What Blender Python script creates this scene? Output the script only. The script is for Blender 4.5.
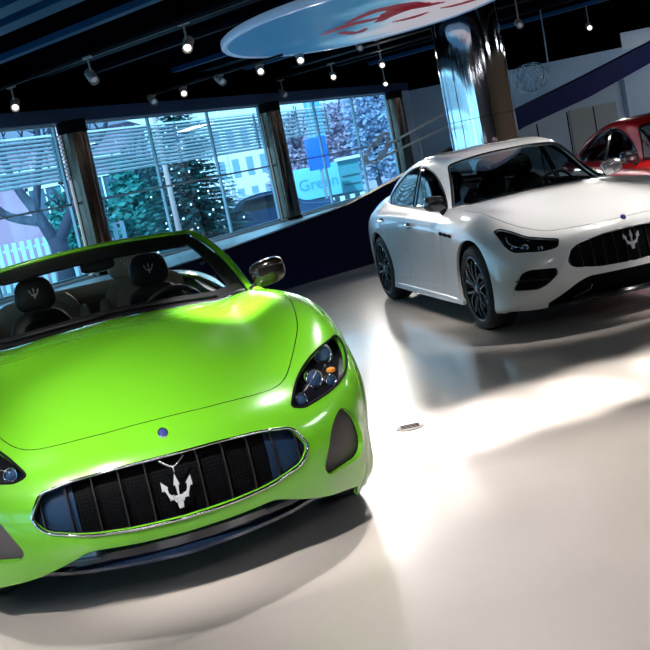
import bpy, bmesh, math, random
from mathutils import Vector, Matrix
from math import sin, cos, pi, radians, sqrt

for _o in list(bpy.data.objects): bpy.data.objects.remove(_o)
SC = bpy.context.scene
COL = SC.collection

# ---------------------------------------------------------------- camera
def set_camera():
    cd = bpy.data.cameras.new('camera'); co = bpy.data.objects.new('camera', cd); COL.objects.link(co)
    cd.sensor_fit = 'HORIZONTAL'; cd.sensor_width = 36.0; cd.lens = 36.0*1082.8/650.0
    cd.clip_start = 0.05; cd.clip_end = 600
    pit, rol = 0.1478, 0.2010
    fwd = Vector((0, cos(pit), -sin(pit))); up0 = Vector((0, sin(pit), cos(pit))); rt0 = Vector((1, 0, 0))
    rt = rt0*cos(rol) - up0*sin(rol); up = rt0*sin(rol) + up0*cos(rol)
    m = Matrix((rt, up, -fwd)).transposed().to_4x4(); m.translation = Vector((0, 0, 1.6158))
    co.matrix_world = m
    SC.camera = co
set_camera()
# ---------------------------------------------------------------- world, sun, exposure
def set_world():
    w = bpy.data.worlds.new('daylight'); SC.world = w; w.use_nodes = True
    nt = w.node_tree; nt.nodes.clear()
    out = nt.nodes.new('ShaderNodeOutputWorld'); bg = nt.nodes.new('ShaderNodeBackground')
    bg.inputs[0].default_value = (0.52, 0.77, 1.0, 1); bg.inputs[1].default_value = 2.3
    nt.links.new(bg.outputs[0], out.inputs[0])
set_world()
def set_sun():      # falls on the street side only; the roof and an added rear overhang keep it out of the room
    l = bpy.data.lights.new('sun', 'SUN'); l.energy = 4.5; l.angle = radians(3); l.color = (.80, .93, 1.0)
    o = bpy.data.objects.new('sun', l); COL.objects.link(o); o.rotation_euler = Vector((-.35, -.72, .62)).normalized().to_track_quat('Z', 'Y').to_euler()
set_sun()
SC.view_settings.view_transform = 'Standard'
SC.view_settings.look = 'None'
SC.view_settings.gamma = 1.0
SC.view_settings.exposure = 0.22
SC.view_settings.use_curve_mapping = False
# ---------------------------------------------------------------- materials
MATS = {}
def mat(name, col=(0.5, 0.5, 0.5), rough=0.5, metal=0.0, coat=0.0, coat_rough=0.03, emit=None, estr=1.0,
        alpha=1.0, trans=0.0, ior=1.45, noise=0.0, nscale=20.0, bump=0.0, bscale=200.0, spec=0.5, flake=0.0):
    if name in MATS: return MATS[name]
    m = bpy.data.materials.new(name); m.use_nodes = True
    nt = m.node_tree; b = nt.nodes['Principled BSDF']
    b.inputs['Base Color'].default_value = (*col, 1); b.inputs['Roughness'].default_value = rough
    b.inputs['Metallic'].default_value = metal; b.inputs['IOR'].default_value = ior
    b.inputs['Coat Weight'].default_value = coat; b.inputs['Coat Roughness'].default_value = coat_rough
    b.inputs['Transmission Weight'].default_value = trans; b.inputs['Alpha'].default_value = alpha
    b.inputs['Specular IOR Level'].default_value = spec
    if emit:
        b.inputs['Emission Color'].default_value = (*emit, 1); b.inputs['Emission Strength'].default_value = estr
    tc = nt.nodes.new('ShaderNodeTexCoord')
    if noise > 0:
        n = nt.nodes.new('ShaderNodeTexNoise'); n.inputs['Scale'].default_value = nscale; n.inputs['Detail'].default_value = 5
        nt.links.new(tc.outputs['Object'], n.inputs['Vector'])
        mx = nt.nodes.new('ShaderNodeMix'); mx.data_type = 'RGBA'
        mx.inputs['A'].default_value = (*[c*(1-noise) for c in col], 1)
        mx.inputs['B'].default_value = (*[min(1, c*(1+noise)) for c in col], 1)
        nt.links.new(n.outputs['Fac'], mx.inputs['Factor']); nt.links.new(mx.outputs['Result'], b.inputs['Base Color'])
    if bump > 0:
        n = nt.nodes.new('ShaderNodeTexNoise'); n.inputs['Scale'].default_value = bscale; n.inputs['Detail'].default_value = 3
        nt.links.new(tc.outputs['Object'], n.inputs['Vector'])
        bp = nt.nodes.new('ShaderNodeBump'); bp.inputs['Strength'].default_value = bump; bp.inputs['Distance'].default_value = 0.002
        nt.links.new(n.outputs['Fac'], bp.inputs['Height']); nt.links.new(bp.outputs['Normal'], b.inputs['Normal'])
    MATS[name] = m
    return m
def glass_mat(name, tint=(0.8, 0.9, 0.95), opacity=0.15, refl_ior=1.45, rough=0.0):
    """thin pane: mostly see-through with a mirror-like fresnel sheen"""
    if name in MATS: return MATS[name]
    m = bpy.data.materials.new(name); m.use_nodes = True; nt = m.node_tree; nt.nodes.clear()
    out = nt.nodes.new('ShaderNodeOutputMaterial'); mx = nt.nodes.new('ShaderNodeMixShader')
    tr = nt.nodes.new('ShaderNodeBsdfTransparent'); gl = nt.nodes.new('ShaderNodeBsdfGlossy'); fr = nt.nodes.new('ShaderNodeFresnel')
    tr.inputs[0].default_value = (*tint, 1); gl.inputs[0].default_value = (1, 1, 1, 1); gl.inputs['Roughness'].default_value = rough
    ge = nt.nodes.new('ShaderNodeNewGeometry'); io = nt.nodes.new('ShaderNodeMapRange')     # same sheen from both faces of a pane
    io.inputs['To Min'].default_value = refl_ior; io.inputs['To Max'].default_value = 1.0/refl_ior
    nt.links.new(ge.outputs['Backfacing'], io.inputs['Value']); nt.links.new(io.outputs[0], fr.inputs['IOR'])
    ma = nt.nodes.new('ShaderNodeMath'); ma.operation = 'MULTIPLY_ADD'; ma.inputs[1].default_value = 1.0; ma.inputs[2].default_value = opacity*0.2
    nt.links.new(fr.outputs[0], ma.inputs[0]); nt.links.new(ma.outputs[0], mx.inputs[0])
    nt.links.new(tr.outputs[0], mx.inputs[1]); nt.links.new(gl.outputs[0], mx.inputs[2]); nt.links.new(mx.outputs[0], out.inputs[0])
    MATS[name] = m
    return m

# ---------------------------------------------------------------- object helpers
def tag(o, label=None, cat=None, group=None, kind=None):
    if label: o['label'] = label
    if cat: o['category'] = cat
    if group: o['group'] = group
    if kind: o['kind'] = kind
    return o
def thing(name, label, cat, loc=(0, 0, 0), rz=0.0, group=None):
    o = bpy.data.objects.new(name, None); COL.objects.link(o); o.location = loc; o.rotation_euler = (0, 0, rz)
    o.empty_display_size = 0.1
    return tag(o, label, cat, group)
def put(name, bm, m, parent=None, smooth=None, loc=None, rz=None, free=True):
    """link a bmesh as one object; m is one material or a list; smooth = auto smooth angle in degrees"""
    me = bpy.data.meshes.new(name)
    if smooth is not None:
        a = radians(smooth)
        for f in bm.faces: f.smooth = True
        for e in bm.edges:
            if len(e.link_faces) == 2 and e.calc_face_angle(0) > a: e.smooth = False
    bm.to_mesh(me)
    if free: bm.free()
    for x in (m if isinstance(m, (list, tuple)) else [m]): me.materials.append(x)
    o = bpy.data.objects.new(name, me); COL.objects.link(o)
    if parent: o.parent = parent
    if loc is not None: o.location = loc
    if rz is not None: o.rotation_euler = (0, 0, rz)
    return o
def mesh_obj(name, verts, faces, m, parent=None, smooth=None):
    bm = bmesh.new(); vs = [bm.verts.new(v) for v in verts]
    for f in faces:
        try: bm.faces.new([vs[i] for i in f])
        except ValueError: pass
    bmesh.ops.recalc_face_normals(bm, faces=bm.faces[:])
    return put(name, bm, m, parent, smooth)
def box(bm, c, s, rot=None, bevel=0.0, mi=0):
    r = bmesh.ops.create_cube(bm, size=1.0)
    vs = r['verts']; fs = list({f for v in vs for f in v.link_faces})
    bmesh.ops.scale(bm, vec=s, verts=vs)
    if bevel > 0:
        es = list({e for v in vs for e in v.link_edges})
        rr = bmesh.ops.bevel(bm, geom=es, offset=bevel, segments=2, affect='EDGES', profile=0.6)
        vs = list({v for f in rr['faces'] for v in f.verts} | {v for v in vs if v.is_valid})
        fs = list({f for v in vs for f in v.link_faces})
    M = Matrix.Translation(c) @ (rot.to_4x4() if rot is not None else Matrix())
    bmesh.ops.transform(bm, matrix=M, verts=vs)
    for f in fs: f.material_index = mi
    return vs
def frame_of(d):
    d = Vector(d).normalized(); a = Vector((0, 0, 1)) if abs(d.z) < 0.95 else Vector((1, 0, 0))
    x = a.cross(d).normalized(); y = d.cross(x)
    return x, y, d
def tube(bm, pts, r, n=8, closed=False, caps=True, mi=0, flat=1.0):
    """round bar along a polyline; r a number or one per point"""
    pts = [Vector(p) for p in pts]; N = len(pts)
    rs = r if isinstance(r, (list, tuple)) else [r]*N
    rings = []; X = None
    for i, p in enumerate(pts):
        if closed: d = pts[(i+1) % N]-pts[i-1]
        else: d = pts[min(i+1, N-1)]-pts[max(i-1, 0)]
        d.normalize()
        if X is None: X, Y, _ = frame_of(d)
        else:
            X = (X - d*X.dot(d)); X.normalize(); Y = d.cross(X)
        rings.append([bm.verts.new(p + X*cos(2*pi*k/n)*rs[i] + Y*sin(2*pi*k/n)*rs[i]*flat) for k in range(n)])
    R = N if closed else N-1
    for i in range(R):
        a, b = rings[i], rings[(i+1) % N]
        for k in range(n):
            f = bm.faces.new((a[k], a[(k+1) % n], b[(k+1) % n], b[k])); f.material_index = mi; f.smooth = True
    if caps and not closed:
        bm.faces.new(rings[0][::-1]).material_index = mi; bm.faces.new(rings[-1]).material_index = mi
    return rings
def lathe(bm, prof, n=32, M=None, mi=0, a0=0.0, a1=2*pi):
    """prof = [(r, h)] revolved about local z, then transformed"""
    M = M or Matrix(); full = abs(a1-a0-2*pi) < 1e-6; rings = []
    for (r, h) in prof:
        rings.append([bm.verts.new(M @ Vector((r*cos(a0+(a1-a0)*k/n), r*sin(a0+(a1-a0)*k/n), h))) for k in range(n if full else n+1)])
    for i in range(len(rings)-1):
        a, b = rings[i], rings[i+1]
        for k in range(n):
            k2 = (k+1) % n if full else k+1
            try: f = bm.faces.new((a[k], a[k2], b[k2], b[k])); f.material_index = mi; f.smooth = True
            except ValueError: pass
    return rings
def prism(bm, poly, h0, h1, M=None, mi=0, bevel=0.0):
    """closed 2D polygon in local xy extruded from h0 to h1"""
    M = M or Matrix()
    a = [bm.verts.new(M @ Vector((x, y, h0))) for x, y in poly]; b = [bm.verts.new(M @ Vector((x, y, h1))) for x, y in poly]
    n = len(poly); fs = []
    for i in range(n): fs.append(bm.faces.new((a[i], a[(i+1) % n], b[(i+1) % n], b[i])))
    fs.append(bm.faces.new(a[::-1])); top = bm.faces.new(b); fs.append(top)
    for f in fs: f.material_index = mi
    if bevel > 0:
        bmesh.ops.bevel(bm, geom=[e for e in top.edges], offset=bevel, segments=2, affect='EDGES')
    return fs
def fillet(pts, k=5):
    """polygon [(x, y, r)] with its corners rounded by radius r"""
    out = []; n = len(pts)
    for i in range(n):
        p = Vector(pts[i][:2]); r = pts[i][2] if len(pts[i]) > 2 else 0.0
        a = Vector(pts[i-1][:2])-p; b = Vector(pts[(i+1) % n][:2])-p
        if r <= 0: out.append(tuple(p)); continue
        la, lb = a.length, b.length; a.normalize(); b.normalize()
        t = min(r, la*0.48, lb*0.48)
        p0, p1 = p+a*t, p+b*t
        for j in range(k+1):
            s = j/k; q = p0*(1-s)**2 + p*2*s*(1-s) + p1*s*s; out.append(tuple(q))
    res = []
    for q in out:
        if not res or (Vector(q)-Vector(res[-1])).length > 1e-4: res.append(q)
    if (Vector(res[0])-Vector(res[-1])).length < 1e-4: res.pop()
    return res
def spline(pts, k=8, closed=False):
    """Catmull-Rom through points of any dimension"""
    n = len(pts); P = [Vector(p) for p in pts]; out = []
    for i in range(n if closed else n-1):
        if closed: a, b, c, d = P[i-1], P[i], P[(i+1) % n], P[(i+2) % n]
        else: a, b, c, d = P[max(i-1, 0)], P[i], P[i+1], P[min(i+2, n-1)]
        for j in range(k):
            t = j/k
            out.append(0.5*((2*b)+(c-a)*t+(2*a-5*b+4*c-d)*t*t+(3*b-a-3*c+d)*t**3))
    if not closed: out.append(P[-1])
    return out

# ---------------------------------------------------------------- smooth body surfaces
def _bs(t): return ((1-t)**3/6, (3*t**3-6*t*t+4)/6, (-3*t**3+3*t*t+3*t+1)/6, t**3/6)
def _line(P, t, sym):
    """uniform cubic B-spline value at parameter t over the control points P"""
    n = len(P); i = min(int(t), n-2); f = t-i; w = _bs(f); r = Vector((0, 0, 0))
    for k in range(4):
        j = i-1+k
        if j < 0: q = Vector((P[1].x, -P[1].y, P[1].z)) if sym else P[0]*2-P[1]
        elif j >= n: q = P[-1]*2-P[-2]
        else: q = P[j]
        r += q*w[k]
    return r
class Surf:
    def __init__(self, net, iters=4):
        T = [[Vector(p) for p in r] for r in net]; self.C = [[p.copy() for p in r] for r in T]
        self.nr, self.nc = len(T), len(T[0])
        for _ in range(iters):
            S = [[self.at(i, j) for j in range(self.nc)] for i in range(self.nr)]
            for i in range(self.nr):
                for j in range(self.nc): self.C[i][j] += (T[i][j]-S[i][j])*0.9
    def at(self, u, v):
        i = min(int(u), self.nr-2); rows = {}
        f = u-i; w = _bs(f); r = Vector((0, 0, 0))
        for k in range(4):
            j = i-1+k
            if j < 0: q = _line(self.C[0], v, True)*2-_line(self.C[1], v, True)
            elif j >= self.nr: q = _line(self.C[-1], v, True)*2-_line(self.C[-2], v, True)
            else: q = _line(self.C[j], v, True)
            r += q*w[k]
        return r
    def grid(self, ku, kv, u0=0, u1=None, v0=0, v1=None):
        u1 = self.nr-1 if u1 is None else u1; v1 = self.nc-1 if v1 is None else v1
        us = [u0+i/ku for i in range(int(round((u1-u0)*ku))+1)]; vs = [v0+j/kv for j in range(int(round((v1-v0)*kv))+1)]
        bm = bmesh.new(); L = bm.verts.layers.float_vector.new('nrm'); bm.faces.layers.int.new('reg')
        cols = {}
        for v in vs:      # lines along the rows first, for speed
            cols[v] = [_line(self.C[i], v, True) for i in range(self.nr)]
        G = []
        for u in us:
            row = []
            for v in vs:
                P = cols[v]; i = min(int(u), self.nr-2); w = _bs(u-i); r = Vector((0, 0, 0))
                for k in range(4):
                    j = i-1+k
                    q = P[0]*2-P[1] if j < 0 else (P[-1]*2-P[-2] if j >= len(P) else P[j])
                    r += q*w[k]
                if v == 0: r.y = 0
                row.append(bm.verts.new(r))
            G.append(row)
        for i in range(len(us)-1):
            for j in range(len(vs)-1):
                bm.faces.new((G[i][j], G[i][j+1], G[i+1][j+1], G[i+1][j])).smooth = True
        bm.normal_update()
        # outward test on a middle face
        f = bm.faces[:][len(bm.faces)//2] if len(bm.faces) else None
        return bm
def store_normals(bm, outward):
    """flip so that normals agree with outward(face centre), keep smooth normals in a layer that cuts interpolate"""
    s = 0
    for f in bm.faces:
        s += 1 if f.normal.dot(outward(f.calc_center_median())) > 0 else -1
    if s < 0: bmesh.ops.reverse_faces(bm, faces=bm.faces[:])
    bm.normal_update(); L = bm.verts.layers.float_vector['nrm']
    for v in bm.verts:
        n = v.normal.copy()
        if abs(v.co.y) < 1e-6: n.y = 0; n.normalize()
        v[L] = n
def inside(poly, x, y):
    c = False; n = len(poly); j = n-1
    for i in range(n):
        xi, yi = poly[i]; xj, yj = poly[j]
        if (yi > y) != (yj > y) and x < (xj-xi)*(y-yi)/(yj-yi)+xi: c = not c
        j = i
    return c
AX = {'x': (1, 2, 0), 'y': (0, 2, 1), 'z': (0, 1, 2)}
def cut(bm, poly, axis, rid, ok=lambda c, n: True):
    """imprint a 2D polygon, seen along an axis, into the faces that pass ok; they get region rid"""
    a, b, c_ = AX[axis]; n = len(poly); R = bm.faces.layers.int['reg']
    xs = [p[0] for p in poly]; ys = [p[1] for p in poly]; x0, x1, y0, y1 = min(xs), max(xs), min(ys), max(ys)
    def near(f, X0, X1, Y0, Y1):
        A = [v.co[a] for v in f.verts]; B = [v.co[b] for v in f.verts]
        return max(A) >= X0 and min(A) <= X1 and max(B) >= Y0 and min(B) <= Y1
    bm.normal_update()
    cand = [f for f in bm.faces if near(f, x0, x1, y0, y1) and ok(f.calc_center_median(), f.normal)]
    cand = set(cand)
    for i in range(n):
        p, q = poly[i], poly[(i+1) % n]; dx, dy = q[0]-p[0], q[1]-p[1]; L = math.hypot(dx, dy)
        if L < 1e-6: continue
        dx /= L; dy /= L; e = 0.0005
        fs = []
        for f in cand:
            if not f.is_valid: continue
            if not near(f, min(p[0], q[0])-e, max(p[0], q[0])+e, min(p[1], q[1])-e, max(p[1], q[1])+e): continue
            ds = [(v.co[a]-p[0])*dy-(v.co[b]-p[1])*dx for v in f.verts]
            if min(ds) < -1e-6 and max(ds) > 1e-6: fs.append(f)
        if not fs: continue
        no = [0, 0, 0]; no[a] = dy; no[b] = -dx; co = [0, 0, 0]; co[a] = p[0]; co[b] = p[1]
        geom = set(fs)
        for f in fs: geom.update(f.edges); geom.update(f.verts)
        before = set(bm.faces) if False else None
        fo = fs
        r = bmesh.ops.bisect_plane(bm, geom=list(geom), plane_co=co, plane_no=no, dist=1e-5)
        new = set(g for g in r['geom'] if isinstance(g, bmesh.types.BMFace))
        cand = {f for f in cand if f.is_valid} | new
        for g in list(r['geom_cut']):
            if isinstance(g, bmesh.types.BMEdge) and g.is_valid:
                for f in g.link_faces:
                    if ok(f.calc_center_median(), f.normal): cand.add(f)
    hit = 0
    for f in bm.faces:
        c = f.calc_center_median()
        if f[R] == 0 and x0 <= c[a] <= x1 and y0 <= c[b] <= y1 and ok(c, f.normal) and inside(poly, c[a], c[b]): f[R] = rid; hit += 1
    return hit
def region(bm, rid):
    """copy of the faces of one region"""
    b2 = bm.copy(); R = b2.faces.layers.int['reg']
    bmesh.ops.delete(b2, geom=[f for f in b2.faces if f[R] != rid], context='FACES')
    return b2
def mirrored(bm, both=False, weld=True):
    """mirror in y; both = keep the original too"""
    b2 = bm.copy(); L = b2.verts.layers.float_vector['nrm']
    for v in b2.verts: v.co.y = -v.co.y; n = v[L].copy(); n.y = -n.y; v[L] = n
    bmesh.ops.reverse_faces(b2, faces=b2.faces[:])
    if not both: return b2
    me = bpy.data.meshes.new('t'); b2.to_mesh(me); b2.free()
    b3 = bm.copy(); b3.from_mesh(me); bpy.data.meshes.remove(me)
    if weld:
        vs = [v for v in b3.verts if abs(v.co.y) < 1e-4]
        bmesh.ops.remove_doubles(b3, verts=vs, dist=2e-4)
    return b3
def loops_of(bm):
    """boundary loops as ordered vertex lists"""
    es = {e for e in bm.edges if len(e.link_faces) == 1}; nb = {}
    for e in es:
        for v in e.verts: nb.setdefault(v, []).append(e)
    out = []
    while es:
        e = es.pop(); v0, v = e.verts; lp = [v0, v]
        while True:
            c = [x for x in nb[v] if x in es]
            if not c: break
            e = c[0]; es.discard(e); v = e.other_vert(v)
            if v is lp[0]: break
            lp.append(v)
        out.append(lp)
    return out
def skin(name, bm, m, parent, rim=0.0, shrink=0.0, rim_mi=0, min_rim_y=None):
    """panel with kept smooth normals; rim = depth of the folded edge behind its outline; shrink = half shut-line gap"""
    L = bm.verts.layers.float_vector['nrm']
    if shrink or rim:
        be = [e for e in bm.edges if len(e.link_faces) == 1]
        mv = {}
        for e in be:
            f = e.link_faces[0]; c = f.calc_center_median(); a, b = e.verts[0].co, e.verts[1].co
            t = (b-a); 
            if t.length < 1e-9: continue
            t.normalize(); d = c-a; d = d-t*d.dot(t)
            if d.length < 1e-9: continue
            d.normalize()
            for v in e.verts: mv.setdefault(v, Vector((0, 0, 0))); mv[v] += d
        if shrink:
            for v, d in mv.items():
                if d.length > 1e-6: v.co += d.normalized()*shrink
        if rim:
            low = {}
            for v in mv: nv = bm.verts.new(v.co-Vector(v[L])*rim); nv[L] = (0, 0, 0); low[v] = nv
            up = {}
            for v in mv: nv = bm.verts.new(v.co); nv[L] = (0, 0, 0); up[v] = nv
            for e in be:
                if not (e.verts[0] in low and e.verts[1] in low): continue
                f = e.link_faces[0]; lp = [l for l in f.loops if l.edge is e][0]
                a, b = lp.vert, lp.link_loop_next.vert
                try: nf = bm.faces.new((up[b], up[a], low[a], low[b])); nf.smooth = False; nf.material_index = rim_mi
                except ValueError: pass
    for f in bm.faces: f.smooth = True
    me = bpy.data.meshes.new(name)
    bm.verts.index_update(); ns = [Vector(v[L]) for v in bm.verts]
    bm.to_mesh(me); bm.free()
    loop_n = []
    for l in me.loops:
        n = ns[l.vertex_index]; loop_n.append(n.normalized() if n.length > 0.1 else (0, 0, 0))
    me.normals_split_custom_set(loop_n)
    for x in (m if isinstance(m, (list, tuple)) else [m]): me.materials.append(x)
    for nm in ('nrm', 'reg'):
        if nm in me.attributes: me.attributes.remove(me.attributes[nm])
    o = bpy.data.objects.new(name, me); COL.objects.link(o)
    if parent: o.parent = parent
    return o
def seal(bms, w=0.012, d=0.006):
    """dark strip lying under the outline of a panel: returns a bmesh"""
    out = bmesh.new()
    for bm in bms:
        L = bm.verts.layers.float_vector['nrm']
        for lp in loops_of(bm):
            lp = [v for v in lp if abs(v.co.y) > 1e-5 or True]; n = len(lp)
            if n < 3: continue
            A, B = [], []
            for i, v in enumerate(lp):
                t = lp[(i+1) % n].co-lp[i-1].co
                if t.length < 1e-9: t = Vector((1, 0, 0))
                N = Vector(v[L]); s = t.normalized().cross(N)
                if s.length < 1e-6: s = Vector((0, 0, 1))
                s.normalize(); A.append(out.verts.new(v.co-N*d+s*w)); B.append(out.verts.new(v.co-N*d-s*w))
            for i in range(n):
                if lp[i].co.y < 1e-5 and lp[(i+1) % n].co.y < 1e-5 and lp[i].co.y > -1e-5 and lp[(i+1) % n].co.y > -1e-5: continue
                try: out.faces.new((A[i], A[(i+1) % n], B[(i+1) % n], B[i]))
                except ValueError: pass
    return out
DARK = mat('dark_liner', (0.004, 0.004, 0.005), 0.8, noise=0.2, spec=.1)
SATIN = mat('satin_black_plastic', (0.008, 0.008, 0.010), 0.45, noise=0.2, nscale=60, spec=.25)
# ---------------------------------------------------------------- the showroom
D61 = Vector((cos(radians(61)), sin(radians(61)), 0)); N61 = Vector((-sin(radians(61)), cos(radians(61)), 0)); WC = Vector((-.24, 20.81, 0))
def WP(t, z, off=0.0): p = WC+D61*t+N61*off; return Vector((p.x, p.y, z))
D41 = Vector((.757, .653, 0)); N41 = Vector((-.653, .757, 0)); RA = Vector((-.44, 14.80, 0))
def RP(x, z, off=0.0): k = (x-RA.x)/D41.x; p = RA+D41*k+N41*off; return Vector((p.x, p.y, z))
ROTW = Matrix.Rotation(radians(61), 3, 'Z')
def slab(bm, P, Q, t, z0, z1, n):
    """upright slab between ground points P and Q, thickness t towards n"""
    a, b = Vector((P.x, P.y, 0)), Vector((Q.x, Q.y, 0)); n = Vector(n)*t
    v = [bm.verts.new(Vector((q.x, q.y, z))) for z in (z0, z1) for q in (a, b, b+n, a+n)]
    for f in ((0, 1, 5, 4), (1, 2, 6, 5), (2, 3, 7, 6), (3, 0, 4, 7), (4, 5, 6, 7), (3, 2, 1, 0)): bm.faces.new([v[i] for i in f])

def floor_mat():
    m = bpy.data.materials.new('polished_resin_floor'); m.use_nodes = True; nt = m.node_tree; b = nt.nodes['Principled BSDF']
    tc = nt.nodes.new('ShaderNodeTexCoord')
    n = nt.nodes.new('ShaderNodeTexNoise'); n.inputs['Scale'].default_value = 0.9; n.inputs['Detail'].default_value = 6
    r = nt.nodes.new('ShaderNodeValToRGB'); r.color_ramp.elements[0].position = .3; r.color_ramp.elements[1].position = .7
    r.color_ramp.elements[0].color = (.50, .45, .415, 1); r.color_ramp.elements[1].color = (.57, .515, .48, 1)
    nt.links.new(tc.outputs['Object'], n.inputs['Vector']); nt.links.new(n.outputs['Fac'], r.inputs['Fac']); nt.links.new(r.outputs['Color'], b.inputs['Base Color'])
    n2 = nt.nodes.new('ShaderNodeTexNoise'); n2.inputs['Scale'].default_value = 1.2; n2.inputs['Detail'].default_value = 8
    mr = nt.nodes.new('ShaderNodeMapRange'); mr.inputs['To Min'].default_value = .20; mr.inputs['To Max'].default_value = .30
    nt.links.new(tc.outputs['Object'], n2.inputs['Vector']); nt.links.new(n2.outputs['Fac'], mr.inputs['Value']); nt.links.new(mr.outputs[0], b.inputs['Roughness'])
    n3 = nt.nodes.new('ShaderNodeTexNoise'); n3.inputs['Scale'].default_value = 1.6; n3.inputs['Detail'].default_value = 3
    bp = nt.nodes.new('ShaderNodeBump'); bp.inputs['Strength'].default_value = .06; bp.inputs['Distance'].default_value = .01
    nt.links.new(tc.outputs['Object'], n3.inputs['Vector']); nt.links.new(n3.outputs['Fac'], bp.inputs['Height']); nt.links.new(bp.outputs[0], b.inputs['Normal'])
    b.inputs['Specular IOR Level'].default_value = .5; b.inputs['Coat Weight'].default_value = .5; b.inputs['Coat Roughness'].default_value = .06
    return m
NAVY_SHADE = mat('navy_lacquer_shaded', (.001, .003, .024), .5, spec=.12)  # ramp navy as it looks in shade, the shade put into the colour
NAVY_LIT = mat('navy_lacquer_lit', (.003, .014, .13), .5, noise=.3, nscale=3, spec=.2)  # same ramp navy where light falls, painted brighter
CEIL = mat('black_ceiling', (.0012, .0012, .003), .8, noise=.3, nscale=2, spec=0)
BEAM = mat('dark_blue_beam', (.002, .004, .010), .6, noise=.2, nscale=2, spec=.05)
BEAM_LIT = mat('beam_window_light', (.012, .06, .15), .5, noise=.3, nscale=2, spec=.1)  # blue light from the windows put into the beam colour
WALLW = mat('pale_grey_wall', (.52, .62, .72), .6, noise=.06, nscale=1.5)
WALLD = mat('dark_rear_wall', (.05, .05, .06), .7, noise=.2, nscale=1)
WHITE = mat('white_ledge', (.75, .78, .80), .35, noise=.05, nscale=3)
COLM = mat('bronzed_steel', (.13, .10, .08), .14, metal=1.0, noise=.5, nscale=7, bump=.6, bscale=9)
CHROMEC = mat('mirror_steel_cladding', (.72, .74, .78), .06, metal=1.0)
PANE = glass_mat('window_pane', (.68, .89, .96), .1, 1.35)
MULL = mat('pale_mullion', (.42, .55, .62), .4, metal=.2)

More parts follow.
